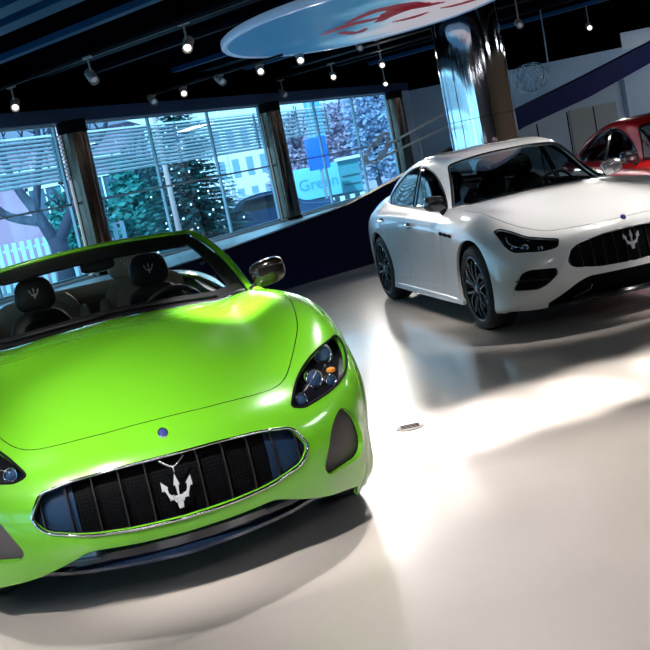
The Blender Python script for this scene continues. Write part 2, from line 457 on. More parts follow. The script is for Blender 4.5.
def structure(name, bm, m, smooth=None): o = put(name, bm, m, None, smooth); o['kind'] = 'structure'; return o
def build_room():
    b = bmesh.new(); P = [(-13.2, -3.2), (15, -3.2), (15, 34), (6.0, 34), (WP(13, 0).x, WP(13, 0).y), (WP(-27, 0).x, WP(-27, 0).y)]
    prism(b, P, -.12, 0.0); bmesh.ops.recalc_face_normals(b, faces=b.faces[:]); structure('floor', b, floor_mat())
    b = bmesh.new(); prism(b, P, 3.5, 3.7); bmesh.ops.recalc_face_normals(b, faces=b.faces[:]); structure('ceiling', b, CEIL)
    b = bmesh.new(); slab(b, Vector((-13.2, -3.2, 0)), Vector((15, -3.2, 0)), .2, 0, .35, (0, -1, 0)); structure('wall_back', b, WALLD)
    b = bmesh.new(); slab(b, Vector((-13.2, -3.2, 0)), Vector((15, -3.2, 0)), .2, 3.1, 3.5, (0, -1, 0)); structure('trim_8', b, WALLD)
    b = bmesh.new(); slab(b, Vector((-3.7, -3.2, 0)), Vector((15, -3.2, 0)), .2, .35, 3.1, (0, -1, 0)); structure('wall_back_panel', b, WALLD)
    for k in range(2):  # unseen glazing added behind the camera to let in blue fill light
        x = -13.2+28.2*k/6; b = bmesh.new(); slab(b, Vector((x+.15, -3.28, 0)), Vector((x+4.55, -3.28, 0)), .012, .35, 3.1, (0, -1, 0)); o = structure('window_%d' % (k+6), b, PANE)
        b = bmesh.new(); slab(b, Vector((x-.15, -3.2, 0)), Vector((x+.15, -3.2, 0)), .2, .35, 3.1, (0, -1, 0)); slab(b, Vector((x+2.3, -3.25, 0)), Vector((x+2.36, -3.25, 0)), .08, .35, 3.1, (0, -1, 0)); put('window_frame', b, MULL, o)  # frames of the added unseen glazing
    b = bmesh.new(); box(b, (.9, -5.2, 3.6), (28.4, 3.8, .2)); structure('trim_9', b, WALLD)  # unseen overhang added to keep the sun out of the back windows
    b = bmesh.new(); slab(b, Vector((15, -3.2, 0)), Vector((15, 34, 0)), .2, 0, 3.5, (1, 0, 0)); structure('wall_right', b, mat('warm_wood_wall', (.34, .20, .10), .5, noise=.3, nscale=1.2))
    b = bmesh.new(); slab(b, Vector((2.9, 26.9, 0)), Vector((15, 26.9, 0)), .2, 0, 2.86, (0, 1, 0)); structure('wall_far', b, WALLW)
    b = bmesh.new(); slab(b, Vector((2.9, 26.88, 0)), Vector((15, 26.88, 0)), .25, 2.86, 3.5, (0, 1, 0)); structure('trim_1', b, CEIL)
    # window wall: dado, header fascia, upper fascia, stub walls
    b = bmesh.new(); slab(b, WP(-27, 0), WP(5.9, 0), .25, 0, .68, N61); structure('wall_left', b, WHITE)
    b = bmesh.new(); slab(b, WP(-27, 0, -.02), WP(13, 0, -.02), .35, 2.87, 3.06, N61); structure('trim_2', b, mat('header_blue', (.035, .075, .16), .5))
    b = bmesh.new(); slab(b, WP(-27, 0, 0), WP(13, 0, 0), .3, 3.06, 3.5, N61); structure('trim_3', b, CEIL)
    b = bmesh.new(); slab(b, WP(6.15, 0, .0), WP(13, 0, .0), .2, 0, 2.87, N61); structure('wall_left_end', b, WALLW)
    # windows, one per bay: pane in a slim frame
    bays = [(-22.8, -17.4), (-17, -11.6), (-11.2, -5.95), (-5.45, -.22), (.22, 5.7)]
    for i, (t0, t1) in enumerate(bays):
        b = bmesh.new(); slab(b, WP(t0, 0, .10), WP(t1, 0, .10), .012, .70, 2.86, N61); o = structure('window_%d' % (i+1), b, PANE)
        b = bmesh.new()
        for z in (.70, 1.72, 2.85): slab(b, WP(t0, 0, .08), WP(t1, 0, .08), .05, z-.018, z+.012, N61)
        k = 3
        for j in range(k+1):
            t = t0+(t1-t0)*j/k; slab(b, WP(t-.016, 0, .08), WP(t+.016, 0, .08), .05, .70, 2.86, N61)
        put('window_frame', b, MULL, o)
    # raised white platform between the ramp wall and the windows
    b = bmesh.new()
    Q = [RP(-3.3, 0, .14), RP(1.2, 0, .14), RP(2.6, 0, .14), WP(5.6, 0), WP(-9.0, 0)]
    prism(b, [(p.x, p.y) for p in Q], 0.0, .64); bmesh.ops.recalc_face_normals(b, faces=b.faces[:]); structure('floor_platform', b, WHITE)
    # ramp side wall: navy, its top edge climbs to the right
    top = [(-3.3, .60), (-1.33, .715), (-.44, .80), (.74, .94), (1.47, 1.12), (2.4, 1.37), (3.2, 1.60)]
    b = bmesh.new(); A = []
    for x, z in top: A.append([b.verts.new(RP(x, q, o)) for q, o in ((0, 0), (z, 0), (z, .14), (0, .14))])
    for i in range(len(A)-1):
        for k in range(4): b.faces.new((A[i][k], A[i+1][k], A[i+1][(k+1) % 4], A[i][(k+1) % 4]))
    b.faces.new(A[0]); b.faces.new(A[-1][::-1]); bmesh.ops.recalc_face_normals(b, faces=b.faces[:]); structure('wall_ramp', b, NAVY_SHADE)
    band = [(3.1, 1.57, 1.24), (3.98, 1.83, 1.50), (5.5, 2.17, 1.78), (7.3, 2.60, 2.23), (9.5, 3.15, 2.78), (11, 3.5, 3.1)]
    b = bmesh.new(); A = []
    for x, z, y in band: A.append([b.verts.new(RP(x, q, o)) for q, o in ((y, -.03), (z, -.03), (z, .14), (y, .14))])
    for i in range(len(A)-1):
        for k in range(4): b.faces.new((A[i][k], A[i+1][k], A[i+1][(k+1) % 4], A[i][(k+1) % 4]))
    b.faces.new(A[0]); b.faces.new(A[-1][::-1]); bmesh.ops.recalc_face_normals(b, faces=b.faces[:]); structure('trim_4', b, NAVY_LIT)  # band of the ramp wall painted as lit
    b = bmesh.new(); A = []
    for x, z, y in band: A.append([b.verts.new(RP(x, q, o)) for q, o in ((0, .0), (y, .0), (y, .12), (0, .12))])
    for i in range(len(A)-1):
        for k in range(4): b.faces.new((A[i][k], A[i+1][k], A[i+1][(k+1) % 4], A[i][(k+1) % 4]))
    b.faces.new(A[0]); b.faces.new(A[-1][::-1]); bmesh.ops.recalc_face_normals(b, faces=b.faces[:]); structure('wall_ramp_base', b, mat('pale_blue_panel', (.46, .62, .80), .35, noise=.06, nscale=2))
    # grey door panels set in the ramp base, and a pale pillar
    b = bmesh.new(); slab(b, RP(5.0, 0, -.02), RP(6.15, 0, -.02), .03, 0.0, 1.62, N41); o = structure('door_1', b, mat('grey_door', (.36, .42, .45), .4))
    b = bmesh.new(); slab(b, RP(5.56, 0, -.03), RP(5.575, 0, -.03), .02, 0.02, 1.60, N41); put('door_gap', b, DARK, o)
    b = bmesh.new(); slab(b, RP(4.25, 0, -.012), RP(4.27, 0, -.012), .02, 0, 1.5, N41); slab(b, RP(4.95, 0, -.012), RP(4.965, 0, -.012), .02, 0, 1.6, N41); structure('trim_5', b, SATIN)
    b = bmesh.new(); slab(b, RP(6.35, 0, -.10), RP(7.6, 0, -.10), .10, 0.0, 1.98, N41); structure('trim_6', b, mat('pale_pillar', (.45, .62, .80), .4))
    # white panel high on the far wall
    b = bmesh.new(); slab(b, Vector((8.45, 26.86, 0)), Vector((9.9, 26.86, 0)), .03, 2.80, 3.20, (0, 1, 0)); structure('trim_7', b, WHITE)
    # ceiling beams, the blue ones coloured as lit from the windows
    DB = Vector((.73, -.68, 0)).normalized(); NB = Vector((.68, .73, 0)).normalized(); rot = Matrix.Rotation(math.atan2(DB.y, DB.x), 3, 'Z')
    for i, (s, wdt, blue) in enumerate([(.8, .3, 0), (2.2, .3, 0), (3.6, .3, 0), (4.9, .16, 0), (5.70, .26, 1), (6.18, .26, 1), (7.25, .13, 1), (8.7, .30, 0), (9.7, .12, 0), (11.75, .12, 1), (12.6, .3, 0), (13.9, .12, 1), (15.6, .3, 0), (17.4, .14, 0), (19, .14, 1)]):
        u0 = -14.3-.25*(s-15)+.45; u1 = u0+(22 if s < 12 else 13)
        c = NB*s+DB*(u0+u1)/2; b = bmesh.new(); box(b, (c.x, c.y, 3.46), (u1-u0, wdt, .07), rot); structure('trim_%d' % (10+i), b, BEAM_LIT if blue else BEAM)
build_room()

def window_column(t, label):
    b = bmesh.new(); p = WP(t, 0, -.02); root = thing('window_column', label, 'column', (p.x, p.y, .64), 0, 'round metal columns in the window wall')
    lathe(b, [(.205, 0), (.205, 2.06)], 40); put('shaft', b, COLM, root)
    b = bmesh.new(); lathe(b, [(.205, 2.06), (.212, 2.07), (.212, 2.24)], 40); put('collar', b, DARK, root)
    b = bmesh.new(); lathe(b, [(.225, 0), (.225, .05), (.205, .06)], 40); put('base_ring', b, COLM, root)
for t, l in ((-11.4, 'bronze metal window column outside the picture on the left'), (-5.70, 'bronze metal window column left of the lit conifer, nearest the green car'), (0, 'bronze metal window column right of the lit conifer'), (5.93, 'bronze metal window column farthest back, beside the wire handrail')):
    if t > -11: window_column(t, l)

def chrome_column():
    root = thing('chrome_column', 'wide mirror-polished steel column rising behind the white saloon', 'column', (3.0, 16.9, 0))
    b = bmesh.new(); lathe(b, [(.52, .12), (.52, 1.78)], 96); put('lower_cladding', b, CHROMECM(), root)
    b = bmesh.new(); lathe(b, [(.52, 1.787), (.52, 3.5)], 96); put('upper_cladding', b, CHROMECM(), root)
    b = bmesh.new(); lathe(b, [(.517, 1.775), (.517, 1.79)], 96); put('joint_ring', b, DARK, root)
    b = bmesh.new(); lathe(b, [(.54, 0), (.54, .11), (.52, .12)], 96); put('plinth', b, SATIN, root)
def CHROMECM():
    if 'cladding2' in MATS: return MATS['cladding2']
    m = mat('cladding2', (.74, .76, .80), .07, metal=1.0); nt = m.node_tree; b = nt.nodes['Principled BSDF']
    tc = nt.nodes.new('ShaderNodeTexCoord'); mp = nt.nodes.new('ShaderNodeMapping'); mp.inputs['Scale'].default_value = (5, 5, .35)
    n = nt.nodes.new('ShaderNodeTexNoise'); n.inputs['Scale'].default_value = 1.0; n.inputs['Detail'].default_value = 4
    bp = nt.nodes.new('ShaderNodeBump'); bp.inputs['Strength'].default_value = .5; bp.inputs['Distance'].default_value = .02
    nt.links.new(tc.outputs['Object'], mp.inputs[0]); nt.links.new(mp.outputs[0], n.inputs['Vector']); nt.links.new(n.outputs['Fac'], bp.inputs['Height']); nt.links.new(bp.outputs[0], b.inputs['Normal'])
    return m
chrome_column()

def ceiling_disc():
    root = thing('ceiling_disc', 'large round backlit ceiling disc printed in blue and white with red brush marks', 'ceiling panel', (1.25, 13.75, 3.2), radians(95.5))
    a, c = 2.66, 1.82
    def ring(bm, s, z): return [bm.verts.new((a*s*cos(t), c*s*sin(t), z)) for t in [2*pi*k/96 for k in range(96)]]
    b = bmesh.new(); R = [ring(b, s, z) for s, z in ((.955, .0), (.962, -.018), (.99, -.018), (1.0, .0), (1.0, .06), (.985, .08))]
    for i in range(5):
        for k in range(96): b.faces.new((R[i][k], R[i][(k+1) % 96], R[i+1][(k+1) % 96], R[i+1][k])).smooth = True
    b.faces.new(R[-1]); put('rim', b, mat('disc_rim', (.30, .45, .65), .25, emit=(.3, .5, .8), estr=.2), root)
    m = bpy.data.materials.new('printed_backlit_face'); m.use_nodes = True; nt = m.node_tree; p = nt.nodes['Principled BSDF']
    tc = nt.nodes.new('ShaderNodeTexCoord'); n = nt.nodes.new('ShaderNodeTexNoise'); n.inputs['Scale'].default_value = .9; n.inputs['Detail'].default_value = 4
    sx = nt.nodes.new('ShaderNodeSeparateXYZ'); ad = nt.nodes.new('ShaderNodeMath'); ad.operation = 'MULTIPLY_ADD'; ad.inputs[1].default_value = -.42; ad.inputs[2].default_value = .05
    a2 = nt.nodes.new('ShaderNodeMath'); a2.operation = 'MULTIPLY_ADD'; a2.inputs[1].default_value = .7
    cr = nt.nodes.new('ShaderNodeValToRGB'); cr.color_ramp.elements[0].position = .0; cr.color_ramp.elements[0].color = (.03, .16, .34, 1)
    cr.color_ramp.elements[1].position = .72; cr.color_ramp.elements[1].color = (.80, .74, .80, 1)
    for pos, col in ((.25, (.03, .20, .38, 1)), (.45, (.22, .52, .72, 1)), (.60, (.55, .66, .78, 1))):
        e = cr.color_ramp.elements.new(pos); e.color = col
    nt.links.new(tc.outputs['Object'], n.inputs['Vector']); nt.links.new(tc.outputs['Object'], sx.inputs[0]); nt.links.new(sx.outputs[1], ad.inputs[0]); nt.links.new(n.outputs['Fac'], a2.inputs[0]); nt.links.new(ad.outputs[0], a2.inputs[2])
    nt.links.new(a2.outputs[0], cr.inputs['Fac']); nt.links.new(cr.outputs['Color'], p.inputs['Base Color']); nt.links.new(cr.outputs['Color'], p.inputs['Emission Color']); p.inputs['Emission Strength'].default_value = .38; p.inputs['Roughness'].default_value = .55; p.inputs['Specular IOR Level'].default_value = .25
    b = bmesh.new(); b.faces.new(ring(b, .96, -.005)[::-1]); put('printed_face', b, m, root)
    red = mat('red_print', (.33, .02, .04), .6, emit=(.33, .03, .05), estr=.25)
    rnd = random.Random(4)
    strokes = [[(0.64, 0.48, 0.06), (0.36, 0.35, 0.1), (0.08, 0.17, 0.16), (0.02, -0.05, 0.12), (-0.16, -0.3, 0.05)], [(-0.06, 0.28, 0.04), (-0.66, 0.06, 0.12), (-0.77, -0.22, 0.2), (-0.41, -0.6, 0.18), (-0.34, -0.93, 0.06)], [(0.69, -0.46, 0.05), (0.63, -0.69, 0.12), (0.35, -0.87, 0.04)], [(0.39, -0.22, 0.05), (-0.4, -0.35, 0.2), (-0.52, -0.7, 0.1)], [(0.69, 0.24, 0.05), (1.16, -0.05, 0.1), (0.8, -0.13, 0.03)], [(0.17, -0.99, 0.05), (0.15, -1.24, 0.12), (-0.13, -1.45, 0.05)]]
    for pts in strokes:
        b = bmesh.new(); L = []
        P = spline([(x, y, 0) for x, y, w in pts], 6); W = spline([(w, 0, 0) for x, y, w in pts], 6)
        for i, q in enumerate(P):
            d = (P[min(i+1, len(P)-1)]-P[max(i-1, 0)]).normalized(); n_ = Vector((-d.y, d.x, 0)); w = W[i].x*(1+.35*(rnd.random()-.5))
            L.append([b.verts.new(q+n_*w+Vector((0, 0, -.012))), b.verts.new(q-n_*w+Vector((0, 0, -.012)))])
        for i in range(len(L)-1): b.faces.new((L[i][0], L[i][1], L[i+1][1], L[i+1][0]))
        put('red_brush_mark', b, red, root)
    for a_ in (.6, 2.2, 4.0, 5.4):
        b = bmesh.new(); tube(b, [(1.6*cos(a_), 1.1*sin(a_), .10), (1.6*cos(a_), 1.1*sin(a_), .30)], .012, 6); put('hanger', b, SATIN, root)
ceiling_disc()
GC_NET = [
 [(0.8,0,0.22),(0.79,0.2,0.22),(0.755,0.42,0.21),(0.68,0.6,0.15),(0.59,0.702,0.13),(0.51,0.802,0.13),(0.45,0.852,0.145),(0.41,0.895,0.165),(0.37,0.91,0.175)],
 [(0.865,0,0.32),(0.86,0.2,0.32),(0.825,0.42,0.31),(0.745,0.61,0.28),(0.646,0.743,0.265),(0.55,0.847,0.245),(0.459,0.901,0.23),(0.386,0.941,0.22),(0.3,0.94,0.19)],
 [(0.89,0,0.46),(0.885,0.2,0.46),(0.85,0.42,0.46),(0.77,0.62,0.46),(0.662,0.784,0.46),(0.53,0.897,0.44),(0.388,0.95,0.415),(0.272,0.977,0.315),(0.18,0.96,0.205)],
 [(0.85,0,0.61),(0.845,0.2,0.61),(0.8,0.42,0.61),(0.71,0.61,0.625),(0.598,0.813,0.645),(0.45,0.942,0.638),(0.287,0.987,0.52),(0.148,0.993,0.34),(0.06,0.96,0.16)],
 [(0.76,0,0.7),(0.755,0.2,0.7),(0.7,0.42,0.7),(0.6,0.6,0.72),(0.458,0.816,0.812),(0.28,0.947,0.79),(0.127,0.999,0.64),(0.018,1.001,0.4),(-0.06,0.96,0.16)],
 [(0.6,0,0.775),(0.59,0.2,0.775),(0.54,0.42,0.77),(0.43,0.6,0.81),(0.282,0.806,0.922),(0.09,0.952,0.885),(-0.042,1.004,0.7),(-0.128,1.001,0.42),(-0.18,0.96,0.16)],
 [(0.35,0,0.865),(0.34,0.2,0.865),(0.3,0.42,0.86),(0.2,0.6,0.88),(0.036,0.79,0.987),(-0.11,0.937,0.945),(-0.211,0.992,0.74),(-0.274,0.99,0.44),(-0.32,0.96,0.16)],
 [(0.05,0,0.955),(0.04,0.2,0.955),(0,0.42,0.945),(-0.08,0.59,0.945),(-0.2,0.754,1.022),(-0.32,0.905,0.967),(-0.42,0.973,0.76),(-0.46,0.974,0.44),(-0.5,0.96,0.16)],
 [(-0.35,0,1.045),(-0.36,0.2,1.04),(-0.4,0.42,1.025),(-0.46,0.58,1.01),(-0.54,0.74,1.03),(-0.62,0.885,0.965),(-0.68,0.945,0.77),(-0.7,0.955,0.44),(-0.72,0.955,0.16)],
 [(-0.75,0,1.04),(-0.78,0.2,1.03),(-0.8,0.42,1.01),(-0.84,0.58,0.995),(-0.88,0.74,0.995),(-0.92,0.875,0.94),(-0.96,0.935,0.77),(-1,0.94,0.42),(-1,0.95,0.16)],
 [(-1.4,0,1),(-1.4,0.2,1),(-1.4,0.42,0.99),(-1.4,0.6,0.975),(-1.4,0.75,0.965),(-1.4,0.865,0.91),(-1.4,0.925,0.75),(-1.4,0.935,0.42),(-1.4,0.95,0.16)],
 [(-2,0,1),(-2,0.2,1),(-2,0.42,0.99),(-2,0.6,0.98),(-2,0.75,0.97),(-2,0.87,0.92),(-2,0.93,0.77),(-2,0.935,0.42),(-2,0.95,0.16)],
 [(-2.5,0,1.04),(-2.5,0.2,1.035),(-2.5,0.42,1.03),(-2.5,0.6,1.02),(-2.5,0.75,1.01),(-2.5,0.88,0.95),(-2.5,0.955,0.78),(-2.5,0.955,0.42),(-2.5,0.95,0.16)],
 [(-2.95,0,1.06),(-2.95,0.2,1.06),(-2.95,0.42,1.055),(-2.95,0.6,1.05),(-2.95,0.75,1.03),(-2.95,0.88,0.96),(-2.95,0.965,0.78),(-2.95,0.965,0.42),(-2.95,0.95,0.16)],
 [(-3.4,0,1.05),(-3.4,0.2,1.05),(-3.4,0.42,1.04),(-3.4,0.58,1.03),(-3.4,0.72,1),(-3.38,0.85,0.92),(-3.35,0.93,0.76),(-3.35,0.94,0.42),(-3.35,0.92,0.16)],
 [(-3.85,0,1.02),(-3.84,0.2,1.015),(-3.8,0.42,1),(-3.75,0.57,0.98),(-3.68,0.68,0.94),(-3.62,0.79,0.86),(-3.58,0.86,0.72),(-3.55,0.89,0.42),(-3.52,0.88,0.18)],
 [(-4,0,0.88),(-3.99,0.2,0.875),(-3.95,0.4,0.86),(-3.88,0.55,0.84),(-3.8,0.66,0.8),(-3.73,0.76,0.73),(-3.68,0.82,0.64),(-3.65,0.85,0.42),(-3.6,0.84,0.2)],
 [(-4.02,0,0.55),(-4.01,0.2,0.55),(-3.97,0.4,0.55),(-3.9,0.55,0.54),(-3.83,0.66,0.53),(-3.76,0.75,0.5),(-3.71,0.81,0.45),(-3.68,0.84,0.35),(-3.64,0.83,0.22)],
 [(-3.95,0,0.25),(-3.94,0.2,0.25),(-3.9,0.38,0.25),(-3.84,0.52,0.25),(-3.78,0.62,0.25),(-3.74,0.7,0.25),(-3.7,0.76,0.25),(-3.67,0.8,0.25),(-3.66,0.81,0.23)],
]
GH_NET = [
 [(0.86,0,0.22),(0.85,0.2,0.22),(0.81,0.42,0.21),(0.73,0.6,0.2),(0.64,0.73,0.19),(0.54,0.83,0.19),(0.48,0.88,0.19),(0.43,0.91,0.18),(0.39,0.92,0.18)],
 [(0.92,0,0.34),(0.915,0.2,0.34),(0.88,0.42,0.33),(0.79,0.62,0.31),(0.68,0.77,0.3),(0.57,0.87,0.28),(0.48,0.92,0.24),(0.4,0.945,0.21),(0.32,0.95,0.18)],
 [(0.93,0,0.5),(0.925,0.2,0.5),(0.885,0.42,0.5),(0.79,0.63,0.49),(0.66,0.79,0.48),(0.5,0.895,0.46),(0.37,0.95,0.41),(0.26,0.965,0.28),(0.18,0.965,0.18)],
 [(0.9,0,0.665),(0.895,0.2,0.665),(0.845,0.42,0.665),(0.74,0.62,0.665),(0.58,0.78,0.665),(0.4,0.895,0.65),(0.25,0.955,0.54),(0.13,0.97,0.35),(0.06,0.965,0.18)],
 [(0.82,0,0.755),(0.815,0.2,0.755),(0.76,0.42,0.755),(0.64,0.61,0.755),(0.45,0.78,0.78),(0.24,0.9,0.75),(0.1,0.965,0.62),(0,0.975,0.4),(-0.06,0.965,0.18)],
 [(0.6,0,0.84),(0.59,0.2,0.84),(0.54,0.42,0.835),(0.43,0.6,0.835),(0.25,0.77,0.865),(0.06,0.9,0.83),(-0.06,0.97,0.68),(-0.14,0.975,0.42),(-0.18,0.965,0.18)],
 [(0.3,0,0.91),(0.29,0.2,0.91),(0.25,0.42,0.905),(0.16,0.6,0.9),(0.02,0.77,0.93),(-0.12,0.9,0.885),(-0.22,0.965,0.72),(-0.28,0.97,0.44),(-0.32,0.965,0.18)],
 [(0,0,0.965),(-0.01,0.2,0.965),(-0.05,0.42,0.955),(-0.13,0.6,0.945),(-0.24,0.76,0.955),(-0.34,0.885,0.905),(-0.44,0.95,0.74),(-0.48,0.96,0.44),(-0.52,0.965,0.18)],
 [(-0.42,0,1.02),(-0.43,0.2,1.02),(-0.48,0.42,1.005),(-0.56,0.6,0.99),(-0.64,0.75,0.965),(-0.72,0.88,0.91),(-0.78,0.94,0.76),(-0.8,0.945,0.44),(-0.82,0.965,0.18)],
 [(-0.95,0,1),(-0.96,0.2,1),(-0.98,0.42,1),(-1,0.6,0.99),(-1.05,0.77,0.965),(-1.08,0.885,0.905),(-1.1,0.935,0.76),(-1.1,0.93,0.44),(-1.1,0.965,0.18)],
 [(-1.6,0,1),(-1.6,0.2,1),(-1.6,0.42,1),(-1.6,0.6,1),(-1.6,0.775,0.98),(-1.6,0.885,0.915),(-1.6,0.93,0.77),(-1.6,0.925,0.44),(-1.6,0.965,0.18)],
 [(-2.2,0,1),(-2.2,0.2,1),(-2.2,0.42,1),(-2.2,0.6,1),(-2.2,0.775,1),(-2.2,0.885,0.935),(-2.2,0.935,0.79),(-2.2,0.93,0.44),(-2.2,0.965,0.18)],
 [(-2.7,0,1.02),(-2.7,0.2,1.02),(-2.7,0.42,1.02),(-2.7,0.6,1.02),(-2.7,0.765,1.02),(-2.7,0.89,0.95),(-2.7,0.955,0.8),(-2.7,0.955,0.44),(-2.7,0.965,0.18)],
 [(-3.05,0,1.06),(-3.05,0.2,1.06),(-3.05,0.42,1.06),(-3.05,0.6,1.05),(-3.05,0.76,1.03),(-3.05,0.89,0.96),(-3.05,0.965,0.81),(-3.05,0.97,0.46),(-3.05,0.965,0.18)],
 [(-3.5,0,1.1),(-3.5,0.2,1.1),(-3.48,0.42,1.09),(-3.47,0.58,1.075),(-3.45,0.73,1.03),(-3.42,0.86,0.94),(-3.4,0.94,0.79),(-3.4,0.95,0.46),(-3.38,0.93,0.18)],
 [(-3.92,0,1.1),(-3.92,0.2,1.095),(-3.88,0.42,1.08),(-3.83,0.57,1.05),(-3.76,0.69,0.99),(-3.7,0.8,0.89),(-3.66,0.87,0.76),(-3.63,0.89,0.44),(-3.6,0.88,0.2)],
 [(-4.02,0,0.97),(-4.01,0.2,0.965),(-3.97,0.4,0.95),(-3.91,0.55,0.92),(-3.84,0.66,0.87),(-3.78,0.75,0.79),(-3.73,0.82,0.68),(-3.7,0.85,0.44),(-3.66,0.84,0.22)],
 [(-4.06,0,0.6),(-4.05,0.2,0.6),(-4.01,0.4,0.6),(-3.95,0.55,0.59),(-3.87,0.66,0.57),(-3.8,0.75,0.53),(-3.75,0.81,0.48),(-3.72,0.84,0.36),(-3.68,0.83,0.24)],
 [(-3.98,0,0.26),(-3.97,0.2,0.26),(-3.93,0.38,0.26),(-3.87,0.52,0.26),(-3.81,0.62,0.26),(-3.77,0.7,0.26),(-3.73,0.76,0.26),(-3.7,0.8,0.26),(-3.69,0.81,0.25)],
]
# cabin: rows run from the cowl over the roof to the tail deck, columns from the middle to the belt
GH_CAB = [
 [(-0.44,0,0.99),(-0.46,0.25,0.99),(-0.54,0.46,0.98),(-0.66,0.62,0.965),(-0.7,0.7,0.95),(-0.76,0.8,0.92)],
 [(-0.66,0,1.12),(-0.68,0.24,1.115),(-0.75,0.44,1.09),(-0.84,0.615,1.05),(-0.88,0.69,1),(-0.92,0.79,0.92)],
 [(-0.95,0,1.26),(-0.97,0.235,1.255),(-1.03,0.42,1.225),(-1.1,0.585,1.175),(-1.12,0.665,1.08),(-1.14,0.785,0.92)],
 [(-1.28,0,1.385),(-1.3,0.23,1.38),(-1.34,0.425,1.363),(-1.4,0.578,1.318),(-1.41,0.665,1.17),(-1.42,0.785,0.93)],
 [(-1.65,0,1.45),(-1.66,0.23,1.445),(-1.68,0.424,1.437),(-1.7,0.579,1.393),(-1.7,0.675,1.216),(-1.7,0.785,0.94)],
 [(-2.05,0,1.465),(-2.05,0.23,1.46),(-2.05,0.43,1.455),(-2.05,0.585,1.41),(-2.05,0.685,1.23),(-2.05,0.785,0.95)],
 [(-2.45,0,1.445),(-2.45,0.23,1.44),(-2.45,0.428,1.426),(-2.45,0.581,1.383),(-2.45,0.685,1.222),(-2.45,0.802,0.96)],
 [(-2.85,0,1.375),(-2.85,0.22,1.37),(-2.85,0.416,1.353),(-2.84,0.576,1.317),(-2.83,0.68,1.194),(-2.82,0.794,0.98)],
 [(-3.2,0,1.27),(-3.19,0.22,1.265),(-3.18,0.413,1.252),(-3.16,0.571,1.228),(-3.14,0.665,1.142),(-3.12,0.762,1)],
 [(-3.5,0,1.17),(-3.49,0.22,1.165),(-3.47,0.398,1.149),(-3.43,0.533,1.131),(-3.4,0.61,1.092),(-3.37,0.692,1)],
 [(-3.7,0,1.08),(-3.68,0.22,1.075),(-3.65,0.37,1.065),(-3.6,0.48,1.04),(-3.56,0.55,1.02),(-3.52,0.62,0.98)],
]
# ---------------------------------------------------------------- car parts shared by the three cars
def paint(name, col, rough=0.25, flake=0.0, coat=1.0):
    m = mat(name, col, rough, coat=coat, coat_rough=0.02, spec=0.5)
    return m
BLACK = mat('gloss_black', (0.008, 0.009, 0.012), 0.12, coat=0.6)
SATIN = MATS['satin_black_plastic']
DARK = MATS['dark_liner']
CHROME = mat('polished_chrome', (0.82, 0.84, 0.88), 0.08, metal=1.0)
SILVER = mat('silver_badge', (0.62, 0.64, 0.68), 0.38, metal=0.5)
RUBBER = mat('tyre_rubber', (0.012, 0.012, 0.013), 0.7, noise=0.25, nscale=40)
RIM = mat('dark_alloy', (0.02, 0.021, 0.026), 0.25, metal=0.7, coat=0.5)
RIMLIP = mat('machined_alloy', (0.06, 0.065, 0.075), 0.25, metal=0.9)
DISC = mat('brake_disc_steel', (0.35, 0.34, 0.33), 0.35, metal=1.0)
LEATHER_B = mat('black_leather', (0.012, 0.011, 0.012), 0.5, bump=0.35, bscale=180, spec=.25)
LEATHER_C = mat('cream_leather', (0.27, 0.225, 0.17), 0.5, bump=0.3, bscale=180, noise=0.1, nscale=8)
CARPET = mat('cabin_carpet', (0.02, 0.019, 0.018), 0.95, bump=0.6, bscale=300)
LENS = glass_mat('headlamp_lens', (0.90, 0.93, 0.97), 0.15, 1.5)
GLASS_CLEAR = glass_mat('windscreen_glass', (0.78, 0.88, 0.86), 0.1, 1.45)
GLASS_DARK = glass_mat('tinted_car_glass', (0.42, 0.50, 0.52), 0.2, 1.5)
AMBER = mat('amber_reflector', (0.8, 0.28, 0.03), 0.3, coat=1)
REDLENS = mat('red_tail_lens', (0.45, 0.01, 0.01), 0.2, coat=1)
PROJ = mat('projector_glass', (0.06, 0.12, 0.24), 0.05, metal=0.5, coat=1)
LAMPBACK = mat('lamp_housing', (0.010, 0.010, 0.014), 0.3, metal=0.2, spec=.3)
GREYPLAS = mat('grey_mesh_plastic', (0.075, 0.065, 0.07), 0.6, noise=0.3, nscale=150, bump=0.6, bscale=500)

def mesh_grille_mat():
    m = bpy.data.materials.new('grille_mesh'); m.use_nodes = True; nt = m.node_tree; b = nt.nodes['Principled BSDF']
    tc = nt.nodes.new('ShaderNodeTexCoord'); mp = nt.nodes.new('ShaderNodeMapping'); mp.inputs['Rotation'].default_value = (radians(45), 0, 0)
    br = nt.nodes.new('ShaderNodeTexChecker'); br.inputs['Scale'].default_value = 95
    nt.links.new(tc.outputs['Object'], mp.inputs[0])
    sx = nt.nodes.new('ShaderNodeSeparateXYZ'); cb = nt.nodes.new('ShaderNodeCombineXYZ')
    nt.links.new(mp.outputs[0], sx.inputs[0]); nt.links.new(sx.outputs[1], cb.inputs[0]); nt.links.new(sx.outputs[2], cb.inputs[1])
    nt.links.new(cb.outputs[0], br.inputs['Vector'])
    br.inputs['Color1'].default_value = (0.0008, 0.0008, 0.001, 1); br.inputs['Color2'].default_value = (0.003, 0.0035, 0.005, 1)
    nt.links.new(br.outputs['Color'], b.inputs['Base Color']); b.inputs['Roughness'].default_value = 0.5; b.inputs['Specular IOR Level'].default_value = 0.05
    bp = nt.nodes.new('ShaderNodeBump'); bp.inputs['Distance'].default_value = 0.004
    nt.links.new(br.outputs['Fac'], bp.inputs['Height']); nt.links.new(bp.outputs[0], b.inputs['Normal'])
    return m
MESHM = mesh_grille_mat()

